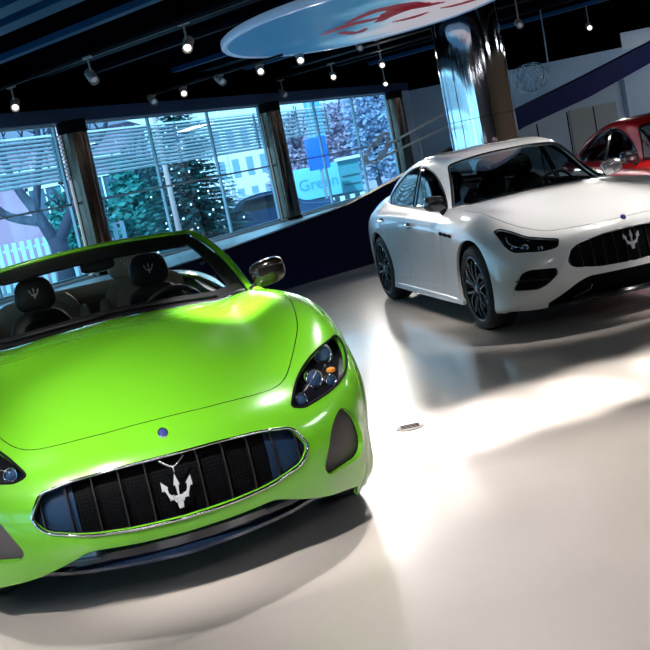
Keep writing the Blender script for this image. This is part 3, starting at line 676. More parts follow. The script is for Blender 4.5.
def pad(bm, c, s, rot=None, p=4.0, nu=24, nv=14, mi=0, pinch=0.0):
    """soft upholstered block: superellipsoid with half sizes s"""
    R = rot or Matrix.Identity(3); c = Vector(c)
    def sp(x, e): return math.copysign(abs(x)**e, x)
    rings = []
    for j in range(nv+1):
        ph = -pi/2+pi*j/nv; ring = []
        for i in range(nu):
            th = 2*pi*i/nu
            x = sp(cos(ph), 2/p)*sp(cos(th), 2/p); y = sp(cos(ph), 2/p)*sp(sin(th), 2/p); z = sp(sin(ph), 2/p)
            ring.append(bm.verts.new(c+R @ Vector((x*s[0], y*s[1]*(1-pinch*(z+1)/2), z*s[2]))))
        rings.append(ring)
    for j in range(nv):
        for i in range(nu):
            f = bm.faces.new((rings[j][i], rings[j][(i+1) % nu], rings[j+1][(i+1) % nu], rings[j+1][i])); f.smooth = True; f.material_index = mi
    bmesh.ops.remove_doubles(bm, verts=[v for r in (rings[0], rings[-1]) for v in r], dist=1e-4)

def trident_bm(s, th=0.012):
    """three pronged spear head emblem in the local yz plane, facing +x, total height s"""
    bm = bmesh.new(); h = s/2
    M = Matrix(((0, 0, 1, 0), (1, 0, 0, 0), (0, 1, 0, 0), (0, 0, 0, 1)))   # local x->y, y->z, z->x
    def P(poly): prism(bm, [(x*h, y*h) for x, y in poly], 0, th, M, bevel=min(th*0.3, 0.003))
    P([(-.05, -.38), (.05, -.38), (.045, .42), (.17, .36), (0, 1.0), (-.17, .36), (-.045, .42)])            # centre spear
    for sg in (-1, 1):
        a = [(.36, -.36), (.52, -.36), (.60, -.10), (.68, .22), (.86, .16), (.84, .72), (.50, .34), (.60, .30), (.52, .02), (.44, -.16), (.24, -.14)]
        a = [(x*sg, y) for x, y in a]
        P(a if sg > 0 else a[::-1])
    P([(-.54, -.42), (.54, -.42), (.50, -.22), (-.50, -.22)])                                              # cross bar
    P([(-.24, -.58), (.24, -.58), (.30, -.40), (-.30, -.40)])
    P([(-.13, -.95), (.13, -.95), (.17, -.56), (-.17, -.56)])
    return bm

def wheel(name, parent, x, y, z, R=0.345, w=0.245, side=1, spokes=7, rimr=0.262, cal=None):
    """side=+1: outer face looks to +y"""
    M = Matrix.Translation((x, y, z)) @ Matrix.Rotation(-pi/2*side, 4, 'X')     # local z -> outward
    t = bmesh.new(); hw = w/2
    prof = [(rimr, -hw+.01), (R-.05, -hw-.004), (R-.018, -hw+.012), (R, -hw+.04), (R, hw-.04), (R-.018, hw-.012), (R-.05, hw+.004), (rimr+.004, hw-.004), (rimr-.004, hw-.016)]
    lathe(t, prof, 64, M)
    wh = put('wheel', t, RUBBER, parent, 40); 
    r = bmesh.new()
    lathe(r, [(rimr+.006, hw-.006), (rimr+.001, hw+.001), (rimr-.012, hw-.001), (rimr-.016, hw-.02), (rimr-.03, -hw+.03), (rimr, -hw+.012)], 64, M)
    for k in range(spokes):
        for sgn in (-1, 1):
            a0 = 2*pi*k/spokes; a1 = a0+sgn*0.27
            pts = []
            for q in range(6):
                f = q/5; rr = .045+(rimr-.02-.045)*f; a = a0+sgn*.05*(1-f)+(a1-a0)*f**1.2
                pts.append(M @ Vector((rr*cos(a), rr*sin(a), hw-.032+.022*sin(pi*f*0.9)+.008*f)))
            tube(r, pts, [.015, .013, .012, .011, .011, .013], 6)
        a = 2*pi*(k+.5)/spokes
        tube(r, [M @ Vector((.06*cos(a), .06*sin(a), hw-.03)), M @ Vector((.14*cos(a), .14*sin(a), hw-.03)), M @ Vector(((rimr-.015)*cos(a), (rimr-.015)*sin(a), hw-.02))], [.012, .009, .009], 6)
    lathe(r, [(.0, hw-.004), (.026, hw-.005), (.034, hw-.012), (.07, hw-.022), (.078, hw-.05), (.06, hw-.08)], 32, M)
    rim = put('alloy_rim', r, RIM, wh, 40)
    l = bmesh.new(); lathe(l, [(rimr+.004, hw-.001), (rimr-.002, hw+.0035), (rimr-.009, hw+.002)], 64, M)
    put('rim_edge', l, RIMLIP, wh)
    d = bmesh.new(); lathe(d, [(.0, -.01), (.185, -.01), (.185, .012), (.0, .012)], 48, M @ Matrix.Translation((0, 0, .02)))
    put('brake_disc', d, DISC, wh, 30)
    c = bmesh.new(); lathe(c, [(.12, -.02), (.2, -.02), (.2, .045), (.12, .045), (.12, -.02)], 10, M @ Matrix.Translation((0, 0, .02)), a0=.6, a1=1.9)
    put('brake_caliper', c, cal or DARK, wh, 30)
    b = bmesh.new(); prism(b, [(.02*cos(q*pi/8), .02*sin(q*pi/8)) for q in range(16)], hw-.005, hw-.002, M); put('centre_cap', b, SILVER, wh)
    return wh

def shift_copy(bm, fn):
    """copy of a body patch with every vertex moved by fn(co, n)"""
    b = bm.copy(); L = b.verts.layers.float_vector['nrm']
    for v in b.verts: v.co = fn(v.co.copy(), Vector(v[L]))
    return b
def recess(bm, fn, mi=0, sharp=True):
    """walls joining the outline of a patch to its moved copy (mirror seam excluded)"""
    out = bmesh.new(); L = bm.verts.layers.float_vector['nrm']
    for e in bm.edges:
        if len(e.link_faces) != 1: continue
        a, b = e.verts
        if abs(a.co.y) < 1e-5 and abs(b.co.y) < 1e-5: continue
        q = [a.co, b.co, fn(b.co.copy(), Vector(b[L])), fn(a.co.copy(), Vector(a[L]))]
        f = out.faces.new([out.verts.new(p) for p in q]); f.material_index = mi
    return out
def outline_tube(bm, r, off=0.0, n=6, sym=False, keep=None):
    """bead along the outline of a patch"""
    L = bm.verts.layers.float_vector['nrm']; out = bmesh.new()
    for lp in loops_of(bm):
        if len(lp) < 4: continue
        pts = [v.co+Vector(v[L])*off for v in lp]
        q = [pts[0]]
        for p in pts[1:]:
            if (p-q[-1]).length > 0.004: q.append(p)
        if (q[0]-q[-1]).length < 0.004: q.pop()
        tube(out, q, r, n, closed=True)
    return out
def clean_reg(bm, rid):
    R = bm.faces.layers.int['reg']
    for f in bm.faces:
        if f[R] == rid: f[R] = 0
def flare(nm, parent, bmh, m, r, off=0.0): return put(nm, outline_tube(bmh, r, off), m, parent)

def arch_poly(cx, cz, r, n=28):
    a0 = -0.35; return [(cx+r*cos(t), cz+r*sin(t)) for t in [a0+(pi-2*a0)*k/n for k in range(n+1)]] + [(cx-r*.9, -.1), (cx+r*.9, -.1)]

def car_shell(net, spec, root, pm, ku=10, kv=10):
    """cut the painted body out of its surface; returns the regions needed by the caller"""
    S = Surf(net); bm = S.grid(ku, kv); store_normals(bm, lambda c: Vector((c.x+1.6, c.y*2, (c.z-.5)*2)))
    front = lambda c, n: c.x > 0.15 and n.x > 0.02 and c.y > -1e-4
    side = lambda c, n: n.y > 0.45
    top = lambda c, n: n.z > 0.25
    for i, (x, r) in enumerate(spec['arches']): cut(bm, arch_poly(x, spec['wz'], r), 'y', 90, lambda c, n: c.y > .55)
    for (rid, axis, poly, ok) in spec['cuts']:
        cut(bm, poly, axis, rid, {'front': front, 'side': side, 'top': top, 'any': lambda c, n: True}[ok])
    return S, bm

def build_body(S, bm, root, pm, drop, panels, centre_panels, wz):
    """body skin minus every region; panels are side pairs, centre panels span the car"""
    R = bm.faces.layers.int['reg']
    reg = {}
    for rid in {f[R] for f in bm.faces}: reg[rid] = region(bm, rid)
    b = reg[0]
    body = skin('body', mirrored(b, both=True), [pm, DARK], root, rim=0.022)
    for rid, nm in centre_panels.items():
        full = mirrored(reg[rid], both=True)
        sl = put('panel_gap', seal([full], 0.011, 0.012), DARK, body)
        skin(nm, full, [pm, DARK], root, rim=0.012, shrink=0.0042, rim_mi=1)
    for rid, nm in panels.items():
        for sgn in (1, -1):
            p = reg[rid].copy() if sgn > 0 else mirrored(reg[rid])
            put('panel_gap', seal([p], 0.009, 0.010), DARK, body)
            skin(nm, p, [pm, DARK], root, rim=0.01, shrink=0.0026, rim_mi=1)
    return body, reg

def arch_liner(root, x, wz, r, y0=.50, y1=.93):
    for sg in (1, -1):
        b = bmesh.new(); n = 24; A = []; B = []
        for k in range(n+1):
            t = -0.45+(pi+.9)*k/n
            A.append(b.verts.new((x+r*cos(t), sg*y0, wz+r*sin(t)))); B.append(b.verts.new((x+r*cos(t), sg*y1, wz+r*sin(t))))
        for k in range(n): b.faces.new((A[k], A[k+1], B[k+1], B[k])).smooth = True
        b.faces.new(A)
        put('wheel_arch_liner', b, DARK, root)

def side_mirror(root, x, y, z, sg, cap, stalkx=0.0, body_y=.80):
    b = bmesh.new()
    pad(b, (x, sg*y, z), (.06, .092, .07), Matrix.Rotation(sg*-.25, 3, 'Z') @ Matrix.Rotation(.18*sg, 3, 'X'), 3.2, pinch=-.1)
    o = put('door_mirror', b, cap, root)
    g = bmesh.new(); pad(g, (x-.056, sg*y, z), (.010, .066, .046), Matrix.Rotation(sg*-.25, 3, 'Z'), 3.5)
    put('mirror_glass', g, CHROME, o)
    s = bmesh.new(); tube(s, [(x-.02, sg*(y-.04), z-.045), (x-.03, sg*(y-.10), z-.075), (x-.05, sg*body_y, z-.10)], [.02, .018, .026], 10)
    put('mirror_arm', s, SATIN, o)
    return o

def headlamp(root, reg, bulbs, depth=0.05, xs=0.5, drl=None, name='headlamp', tilt=None):
    mv = lambda c, n: c-Vector((depth*xs, 0, 0))-n*depth*(1-xs*.3)
    for sg in (1, -1):
        patch = reg.copy() if sg > 0 else mirrored(reg)
        lens = skin(name, patch.copy(), LENS, root)
        back = shift_copy(patch, lambda c, n: mv(c, n)); put('lamp_housing', back, LAMPBACK, lens, free=True)
        put('lamp_bezel', recess(patch, mv), BLACK, lens)
        put('lamp_seal', outline_tube(patch, .0055, 0.0), DARK, lens)
        for (x, y, z, r) in bulbs:
            c = Vector((x-depth*.55, sg*y, z-depth*.45)); d = Vector((.92, sg*.22, .18)).normalized(); X, Y, Z = frame_of(d)
            M = Matrix((X, Y, Z)).transposed().to_4x4(); M.translation = c
            q = bmesh.new(); lathe(q, [(r*1.25, -.03), (r*1.25, .012), (r*1.08, .016), (r*1.0, .004)], 24, M)
            l = put('lamp_ring', q, CHROME, lens)
            q = bmesh.new(); lathe(q, [(r*1.02, .004)]+[(r*cos(a), r*.55*sin(a)+.002) for a in [pi/2*k/6 for k in range(7)]], 24, M)
            put('lamp_projector', q, PROJ, lens)
        if drl:
            q = bmesh.new(); pts = [Vector((p[0]-depth*.45, sg*p[1], p[2]-depth*.3)) for p in drl]
            tube(q, spline(pts, 5), .006, 6); put('daylight_strip', q, CHROME, lens)
        patch.free()

def grille(root, reg, spacing, sz, back=0.06, bars=13, frame_r=.006, name='grille', slat=True, tri=None, bow=.012):
    full = mirrored(reg, both=True)
    mv = lambda c, n: Vector((c.x-back, c.y*.985, c.z))
    fr = put(name, outline_tube(full, frame_r, .002, 8), CHROME, root)
    put('grille_surround', recess(full, mv), BLACK, fr)
    bk = shift_copy(full, mv); put('grille_mesh', bk, MESHM, fr)
    if slat:
        from mathutils.bvhtree import BVHTree
        t = BVHTree.FromBMesh(full)
        ys = [spacing*(k-(bars-1)/2) for k in range(bars)]
        for y in ys:
            if abs(y) < spacing*0.4 and tri: continue
            hit = []
            for k in range(61):
                z = sz[0]+(sz[1]-sz[0])*k/60; h = t.ray_cast(Vector((2, y, z)), Vector((-1, 0, 0)))
                if h[0] is not None: hit.append(h[0])
            if len(hit) < 3: continue
            lo, hi = hit[0], hit[-1]; m = hit[len(hit)//2]
            pts = [lo+Vector((-.02, 0, 0)), Vector((m.x-.018-bow, y, (lo.z+hi.z)/2)), hi+Vector((-.02, 0, 0))]
            pts = spline(pts, 4)
            b = bmesh.new()
            for i in range(len(pts)-1):
                p, q = pts[i], pts[i+1]; w = .0022
                v = [b.verts.new(Vector(c)) for c in ((p.x, y-w, p.z), (p.x, y+w, p.z), (p.x-.035, y+w, p.z), (p.x-.035, y-w, p.z), (q.x, y-w, q.z), (q.x, y+w, q.z), (q.x-.035, y+w, q.z), (q.x-.035, y-w, q.z))]
                for f in ((0, 1, 5, 4), (1, 2, 6, 5), (2, 3, 7, 6), (3, 0, 4, 7)): b.faces.new([v[j] for j in f])
            put('grille_slat', b, mat('slat_metal', (.05, .042, .04), .4, metal=.8), fr)
    full.free()
    return fr
def side_scoop(root, reg, m, depth=.035, name='air_intake', frame=None):
    mv = lambda c, n: c-Vector((depth*.8, 0, 0))-n*depth*.4
    for sg in (1, -1):
        patch = reg.copy() if sg > 0 else mirrored(reg)
        bk = shift_copy(patch, mv); o = put(name, bk, m, root)
        put('intake_surround', recess(patch, mv), frame or SATIN, o); patch.free()

def front_seat(root, x, y, z, mats, hr=True, scale=1.0, rear=False):
    m, mh = mats
    b = bmesh.new(); R = Matrix.Rotation(-.32, 3, 'Y')
    pad(b, (x+.25, y, z+.05), (.27, .25, .085), Matrix.Rotation(-.12, 3, 'Y'), 3.5)
    for s in (-1, 1): pad(b, (x+.24, y+s*.22, z+.09), (.25, .055, .07), Matrix.Rotation(-.12, 3, 'Y'), 2.8)
    st = put('rear_seat' if rear else 'seat', b, m, root)
    b = bmesh.new(); c = Vector((x-.10, y, z+.36))
    pad(b, c, (.075, .24, .34), R, 3.2, pinch=.18)
    for s in (-1, 1): pad(b, c+R @ Vector((.05, s*.20, -.06)), (.065, .05, .27), R, 2.6)
    pad(b, c+R @ Vector((.06, 0, .0)), (.035, .13, .26), R, 3.5)
    put('backrest', b, m, st)
    if hr:
        b = bmesh.new(); c = Vector((x-.255, y, z+.775)); pad(b, c, (.055, .135, .105), Matrix.Rotation(-.2, 3, 'Y'), 2.8, pinch=.2)
        h = put('headrest', b, mh, st)
        t = trident_bm(.07, .004); o = put('embroidered_trident', t, mat('silver_thread', (.40, .40, .38), .6), h); o.location = c+Vector((.052, 0, .012)); o.rotation_euler = (0, -.2, 0)
    return st
# ---------------------------------------------------------------- the green convertible
def build_cabrio():
    car = thing('convertible_car', 'bright lime green open-top convertible with black grille and cream rear seats', 'car', (-.9131, 4.9847, 0), -1.3207)
    pm = paint('lime_green_paint', (0.115, 0.40, 0.014), 0.26)
    P = fillet
    gr = P([(-.02, .612), (.19, .613, .05), (.38, .604, .05), (.515, .578, .025), (.572, .488, .03), (.525, .428, .03), (.37, .386, .05), (.19, .366, .05), (-.02, .358)])
    lamp = P([(.545, .648, .02), (.63, .742, .10), (.76, .818, .15), (.90, .842, .035), (.915, .775, .06), (.862, .70, .06), (.76, .655, .1), (.60, .628, .04)])
    fog = P([(.622, .362, .03), (.705, .53, .05), (.775, .585, .035), (.84, .51, .06), (.866, .385, .05), (.825, .325, .04), (.645, .325, .04)])
    lipcut = P([(-.02, .292), (.2, .300, .05), (.38, .318, .03), (.46, .285, .04), (.60, .236, .1), (.80, .19), (.80, .05), (-.02, .05)])
    hood = P([(.70, -.02), (.70, .20, .05), (.665, .40, .2), (.60, .56, .12), (.46, .655, .15), (.30, .745, .2), (.02, .805, .2), (-.40, .815, .1), (-.60, .74, .06), (-.53, .52, .1), (-.455, .3, .1), (-.45, -.02)])
    opening = P([(-.462, -.02), (-.466, .30, .1), (-.545, .52, .1), (-.68, .70, .1), (-.86, .775, .1), (-1.2, .80, .1), (-2.2, .80, .1), (-2.6, .72, .2), (-2.8, .5, .2), (-2.86, -.02)])
    door = P([(-.80, .30, .08), (-.74, .80, .06), (-.80, 1.2), (-2.12, 1.2), (-2.14, .80, .1), (-2.02, .30, .12)])
    S, bm = car_shell(GC_NET, dict(arches=[(0, .385), (-2.942, .39)], wz=.345, cuts=[
        (1, 'x', gr, 'front'), (2, 'x', lamp, 'front'), (3, 'x', fog, 'front'), (4, 'x', lipcut, 'front'),
        (5, 'z', hood, 'top'), (6, 'z', opening, 'top')]), car, pm)
    cut(bm, door, 'y', 7, lambda c, n: c.y > .60 and -2.3 < c.x < -.6)
    from mathutils.bvhtree import BVHTree
    tree = BVHTree.FromBMesh(bm)
    def top_z(x, y):
        h = tree.ray_cast(Vector((x, abs(y), 2)), Vector((0, 0, -1))); return h[0].z if h[0] else 1.0
    body, reg = build_body(S, bm, car, pm, None, {7: 'door'}, {5: 'hood'}, .345)
    for x in (0, -2.942): arch_liner(car, x, .345, .395)
    fr = grille(car, reg[1], .105, (.33, .64), .06, 11, .0062, tri=True)
    ge = shift_copy(reg[1], lambda c, n: Vector((c.x-.052, c.y*.985, c.z)))
    bmesh.ops.delete(ge, geom=[f for f in ge.faces if f.calc_center_median().y < .385], context='FACES')
    for sg in (1, -1):
        g2 = ge.copy() if sg > 0 else mirrored(ge); put('grille_end_panel', g2, mat('panel_blue_reflection', (.008, .022, .055), .3, spec=.4), fr)  # blue reflection at the grille ends put into the panel colour
    ge.free()
    # emblem: trident in the grille under a thin chrome v
    t = trident_bm(.142, .012); o = put('trident_emblem', t, SILVER, car); o.location = (.868, 0, .468); o.rotation_euler = (0, -.1, 0)
    b = bmesh.new(); tube(b, spline([(.872, -.05, .606), (.885, -.02, .583), (.885, 0, .575), (.885, .02, .583), (.872, .05, .606)], 5), .0042, 6)
    tube(b, [(.886, 0, .578), (.884, 0, .55)], .0035, 6); put('emblem_holder', b, CHROME, fr)
    headlamp(car, reg[2], [(.585, .70, .728, .034), (.455, .79, .80, .038), (.66, .608, .668, .024), (.575, .775, .70, .022)], .045)
    for sg in (1, -1):
        b = bmesh.new(); pad(b, (.50, sg*.80, .715), (.012, .02, .012), None, 3); put('amber_reflector', b, AMBER, car)
    side_scoop(car, reg[3], GREYPLAS, .03, 'corner_air_intake')
    # oval badge on the nose
    b = bmesh.new(); M = Matrix.Translation((.782, 0, .690)) @ Matrix.Rotation(radians(42), 4, 'Y')
    lathe(b, [(0, .010), (.014, .009), (.020, .006), (.024, .0), (.024, -.012)], 24, M @ Matrix.Diagonal((1, .8, 1, 1))); put('nose_badge', b, mat('badge_blue', (.02, .03, .16), .15, coat=1), car)
    b = bmesh.new(); lathe(b, [(.021, .006), (.0255, .004), (.0265, -.002), (.0255, -.01)], 24, M @ Matrix.Diagonal((1, .8, 1, 1))); put('badge_ring', b, CHROME, car)
    # front splitter
    b = bmesh.new(); N = 40; rows = []
    for k in range(N+1):
        y = -.70+1.4*k/N; s = abs(y); xf = .815-.12*(s/.5)**2*.9-.10*max(0, s-.45)*2.2; zt = .30 if s < .45 else .30-(s-.45)*.22
        zl = .192+.03*(s/.8)
        rows.append([b.verts.new(p) for p in ((xf-.05, y, zt+.03), (xf-.015, y, zt-.035), (xf-.02, y, zt-.07), (xf+.012, y, zl+.014), (xf+.010, y, zl), (xf-.30, y, zl-.002))])
    for k in range(N):
        for j in range(5): b.faces.new((rows[k][j], rows[k+1][j], rows[k+1][j+1], rows[k][j+1])).smooth = True
    bmesh.ops.recalc_face_normals(b, faces=b.faces[:]); put('front_splitter', b, mat('black_gloss_blue_sheen', (.006, .012, .03), .12, coat=1), car, 35)  # blue tint paints a reflection onto the black lip
    # underside
    b = bmesh.new(); box(b, (-1.65, 0, .24), (3.9, 1.3, .05)); put('underbody', b, DARK, car)
    for x in (0, -2.942):
        for sg in (1, -1): wheel('wheel', car, x, sg*.83, .345, .345, .245, sg, 7)
    # cabin lining: inner faces of the doors, sills and rear quarters, floor and rear bulkhead
    for sg in (1, -1):
        b = bmesh.new(); L = []
        for i in range(26):
            u = 8.2+i*.2; row = []
            for j in range(10):
                v = 4.15+j*.4; p = S.at(u, min(v, 7.9)); q = Vector((p.x, (p.y-.055), p.z-(.012 if j < 2 else .03)))
                row.append(b.verts.new((q.x, sg*q.y, q.z)))
            L.append(row)
        for i in range(25):
            for j in range(9): b.faces.new((L[i][j], L[i+1][j], L[i+1][j+1], L[i][j+1])).smooth = True
        put('door_trim', b, LEATHER_B, car)
    b = bmesh.new(); box(b, (-1.6, 0, .27), (2.3, 1.6, .06)); box(b, (-1.55, 0, .42), (1.5, .24, .30), bevel=.05); put('cabin_floor', b, CARPET, car, 30)
    b = bmesh.new(); pad(b, (-1.45, 0, .60), (.45, .11, .05), None, 4); tube(b, [(-1.1, 0, .62), (-1.12, 0, .72)], .012); pad(b, (-1.12, 0, .74), (.03, .025, .035)); put('centre_console', b, BLACK, car)
    # rear bulkhead, deck
    b = bmesh.new()
    pad(b, (-2.56, 0, .84), (.09, .66, .27), Matrix.Rotation(-.15, 3, 'Y'), 6); pad(b, (-2.46, 0, .90), (.05, .11, .13), Matrix.Rotation(-.2, 3, 'Y'), 5)
    put('rear_bulkhead', b, LEATHER_C, car)
    b = bmesh.new(); A = []
    for i in range(9):
        x = -2.62-.30*i/8; A.append([b.verts.new((x, y*(.80-.25*(i/8)**2), 1.0+.045*min(1, i/4)-.03*(y*.8)**2)) for y in [-1+.2*k for k in range(11)]])
    for i in range(8):
        for k in range(10): b.faces.new((A[i][k], A[i][k+1], A[i+1][k+1], A[i+1][k])).smooth = True
    put('soft_top_cover', b, mat('black_canvas', (.012, .012, .014), .9, bump=.8, bscale=400), car)
    front_seat(car, -1.50, .345, .40, (LEATHER_B, LEATHER_B)); front_seat(car, -1.50, -.36, .40, (LEATHER_B, LEATHER_B))
    front_seat(car, -2.22, .27, .43, (LEATHER_C, LEATHER_C), rear=True); front_seat(car, -2.22, -.27, .43, (LEATHER_C, LEATHER_C), hr=False, rear=True)
    for yy in (.345, -.36):     # cream seat centres
        b = bmesh.new(); pad(b, (-1.555, yy, .74), (.03, .125, .22), Matrix.Rotation(-.32, 3, 'Y'), 3.5); put('seat_insert', b, LEATHER_C, car)
    # dashboard
    b = bmesh.new(); rows = []
    for k in range(33):
        s = -1+k/16; y = .72*s; x0 = -.50-.30*s*s-.06*s**4
        hump = .055*math.exp(-((y-.37)/.19)**2)
        rows.append([b.verts.new(p) for p in ((x0+.03, y, top_z(x0+.06, y)-.02), (x0-.10, y, .985+hump*.4), (-.86-.03*(1-s*s), y, .965+hump), (-.93-.03*(1-s*s), y, .93+hump), (-.95, y, .86), (-.90, y, .74), (-.80, y, .60), (-.78, y, .35))])
    for k in range(32):
        for j in range(7): b.faces.new((rows[k][j], rows[k+1][j], rows[k+1][j+1], rows[k][j+1])).smooth = True
    dash = put('dashboard', b, LEATHER_B, car)
    for y in (-.12, .0, .12):
        q = bmesh.new(); pad(q, (-.965, y, .885), (.012, .05, .022)); put('air_vent', q, SILVER, dash)
    b = bmesh.new(); pad(b, (-.93, .37, .945), (.02, .15, .05), Matrix.Rotation(.4, 3, 'Y')); put('instrument_cluster', b, BLACK, dash)
    # steering wheel
    b = bmesh.new(); c = Vector((-1.08, .37, .93)); R = Matrix.Rotation(radians(-66), 3, 'Y')
    tube(b, [c+R @ Vector((.18*cos(a), .18*sin(a), 0)) for a in [2*pi*k/40 for k in range(40)]], .016, 8, closed=True)
    pad(b, c, (.055, .065, .03), R, 3)
    for a in (0, pi, -pi/2): tube(b, [c, c+R @ Vector((.17*sin(a), .17*cos(a), 0)) if a != -pi/2 else c+R @ Vector((-.17, 0, 0))], .014, 6)
    tube(b, [c, c+Vector((.25, 0, -.08))], .03, 10)
    sw = put('steering_wheel', b, LEATHER_B, car, 50)
    # windscreen: surface between cowl line and header line
    def W(s, t):
        bx = -.478-.07*s*s-.33*s**4; by = .755*s; bz = top_z(bx+.03, min(abs(by), .78))+.004
        hx = -1.15-.10*s*s; hy = .555*s; hz = 1.385-.032*s*s
        n = .035*sin(pi*t)
        return Vector((bx+(hx-bx)*t+n*.45, by+(hy-by)*t+.012*s*sin(pi*t), bz+(hz-bz)*t+n))
    def patch(s0, s1, t0, t1, off=0, ns=32, nt=12):
        b = bmesh.new(); G = []
        for i in range(ns+1):
            G.append([b.verts.new(W(s0+(s1-s0)*i/ns, t0+(t1-t0)*j/nt)+Vector((.45, 0, .89))*off) for j in range(nt+1)])
        for i in range(ns):
            for j in range(nt): b.faces.new((G[i][j], G[i+1][j], G[i+1][j+1], G[i][j+1])).smooth = True
        return b
    ws = put('windscreen', patch(-1, 1, 0, 1), GLASS_CLEAR, car)
    def band(name, path, m, r, flat=1.0, n=10):
        b = bmesh.new(); tube(b, path, r, n, flat=flat); return put(name, b, m, car)
    # black inner band around the glass (solid, on the inside of it)
    b = bmesh.new(); pr = []
    path = [(-1.0, t/10) for t in range(0, 11)]+[(-1+2*k/30, 1.0) for k in range(1, 30)]+[(1.0, 1-t/10) for t in range(0, 11)]
    rings = []
    for i, (s, t) in enumerate(path):
        din = .075 if abs(s) > .999 and t < .99 else .12
        p0 = W(s, t)
        if abs(s) > .999: p1 = W(s*(1-.13+.0*t), min(t, .80))
        else: p1 = W(s*.88, .78)
        up = Vector((.30, 0, .62))*.022
        rings.append([b.verts.new(q) for q in (p0+up*.6, p1+up*.1, p1-up*.8-Vector((.0, 0, 0)), p0-up*1.3)])
    for i in range(len(rings)-1):
        for k in range(4): b.faces.new((rings[i][k], rings[i][(k+1) % 4], rings[i+1][(k+1) % 4], rings[i+1][k]))
    bmesh.ops.recalc_face_normals(b, faces=b.faces[:]); put('windscreen_surround', b, SATIN, car, 30)
    fp = [W(s, t)+Vector((.012-.015*t, .022*math.copysign(1, s)*(abs(s) > .97), .018)) for s, t in path]
    fp = [Vector((-.60, -.80, .985))]+fp+[Vector((-.60, .80, .985))]
    rr = [.034]+[.019 if i < 10 or i > len(path)-11 else .014 for i in range(len(path))]+[.034]
    band('windscreen_frame', fp, pm, rr, .85, 12)
    put('lower_frit', patch(-1, 1, 0, .085, .006, 32, 3), SATIN, ws)
    # wiper arms at the cowl
    for y0, y1 in ((.55, -.10), (-.05, -.62)):
        b = bmesh.new(); pts = []
        for k in range(12):
            s = (y0+(y1-y0)*k/11)/.755; pts.append(W(s, .015+.02*k/11)+Vector((.012, 0, .016)))
        tube(b, pts, [.009-.004*k/11 for k in range(12)], 6); put('wiper', b, SATIN, car)
    b = bmesh.new(); G = []
    for k in range(31):           # black cowl strip
        s = -1+k/15; p = W(s, 0); G.append([b.verts.new(p+Vector(v)) for v in ((.035, 0, .004), (-.03, 0, .016))])
    for k in range(30): b.faces.new((G[k][0], G[k+1][0], G[k+1][1], G[k][1]))
    put('cowl_strip', b, SATIN, car)
    b = bmesh.new(); pad(b, (-1.03, .005, 1.305), (.02, .095, .035)); tube(b, [(-1.04, .005, 1.32), (-1.10, .005, 1.372)], .012); put('rear_view_mirror', b, SATIN, car)
    for sg in (1, -1): side_mirror(car, -.72, .87, 1.09, sg, mat('carbon_mirror_cap', (.005, .004, .0035), .12, coat=.5, spec=.3), body_y=.80)
    for sg in (1, -1):
        b = bmesh.new(); tube(b, spline([(-1.72, sg*.935, .80), (-1.80, sg*.965, .80), (-1.88, sg*.965, .805), (-1.95, sg*.94, .81)], 4), .011, 8); put('door_handle', b, pm, car)
        b = bmesh.new(); pad(b, (-3.80, sg*.68, .80), (.06, .15, .05), Matrix.Rotation(sg*.75, 3, 'Z')); put('tail_lamp', b, REDLENS, car)
    for r in reg.values():
        if r.is_valid: r.free()
    return car
build_cabrio()
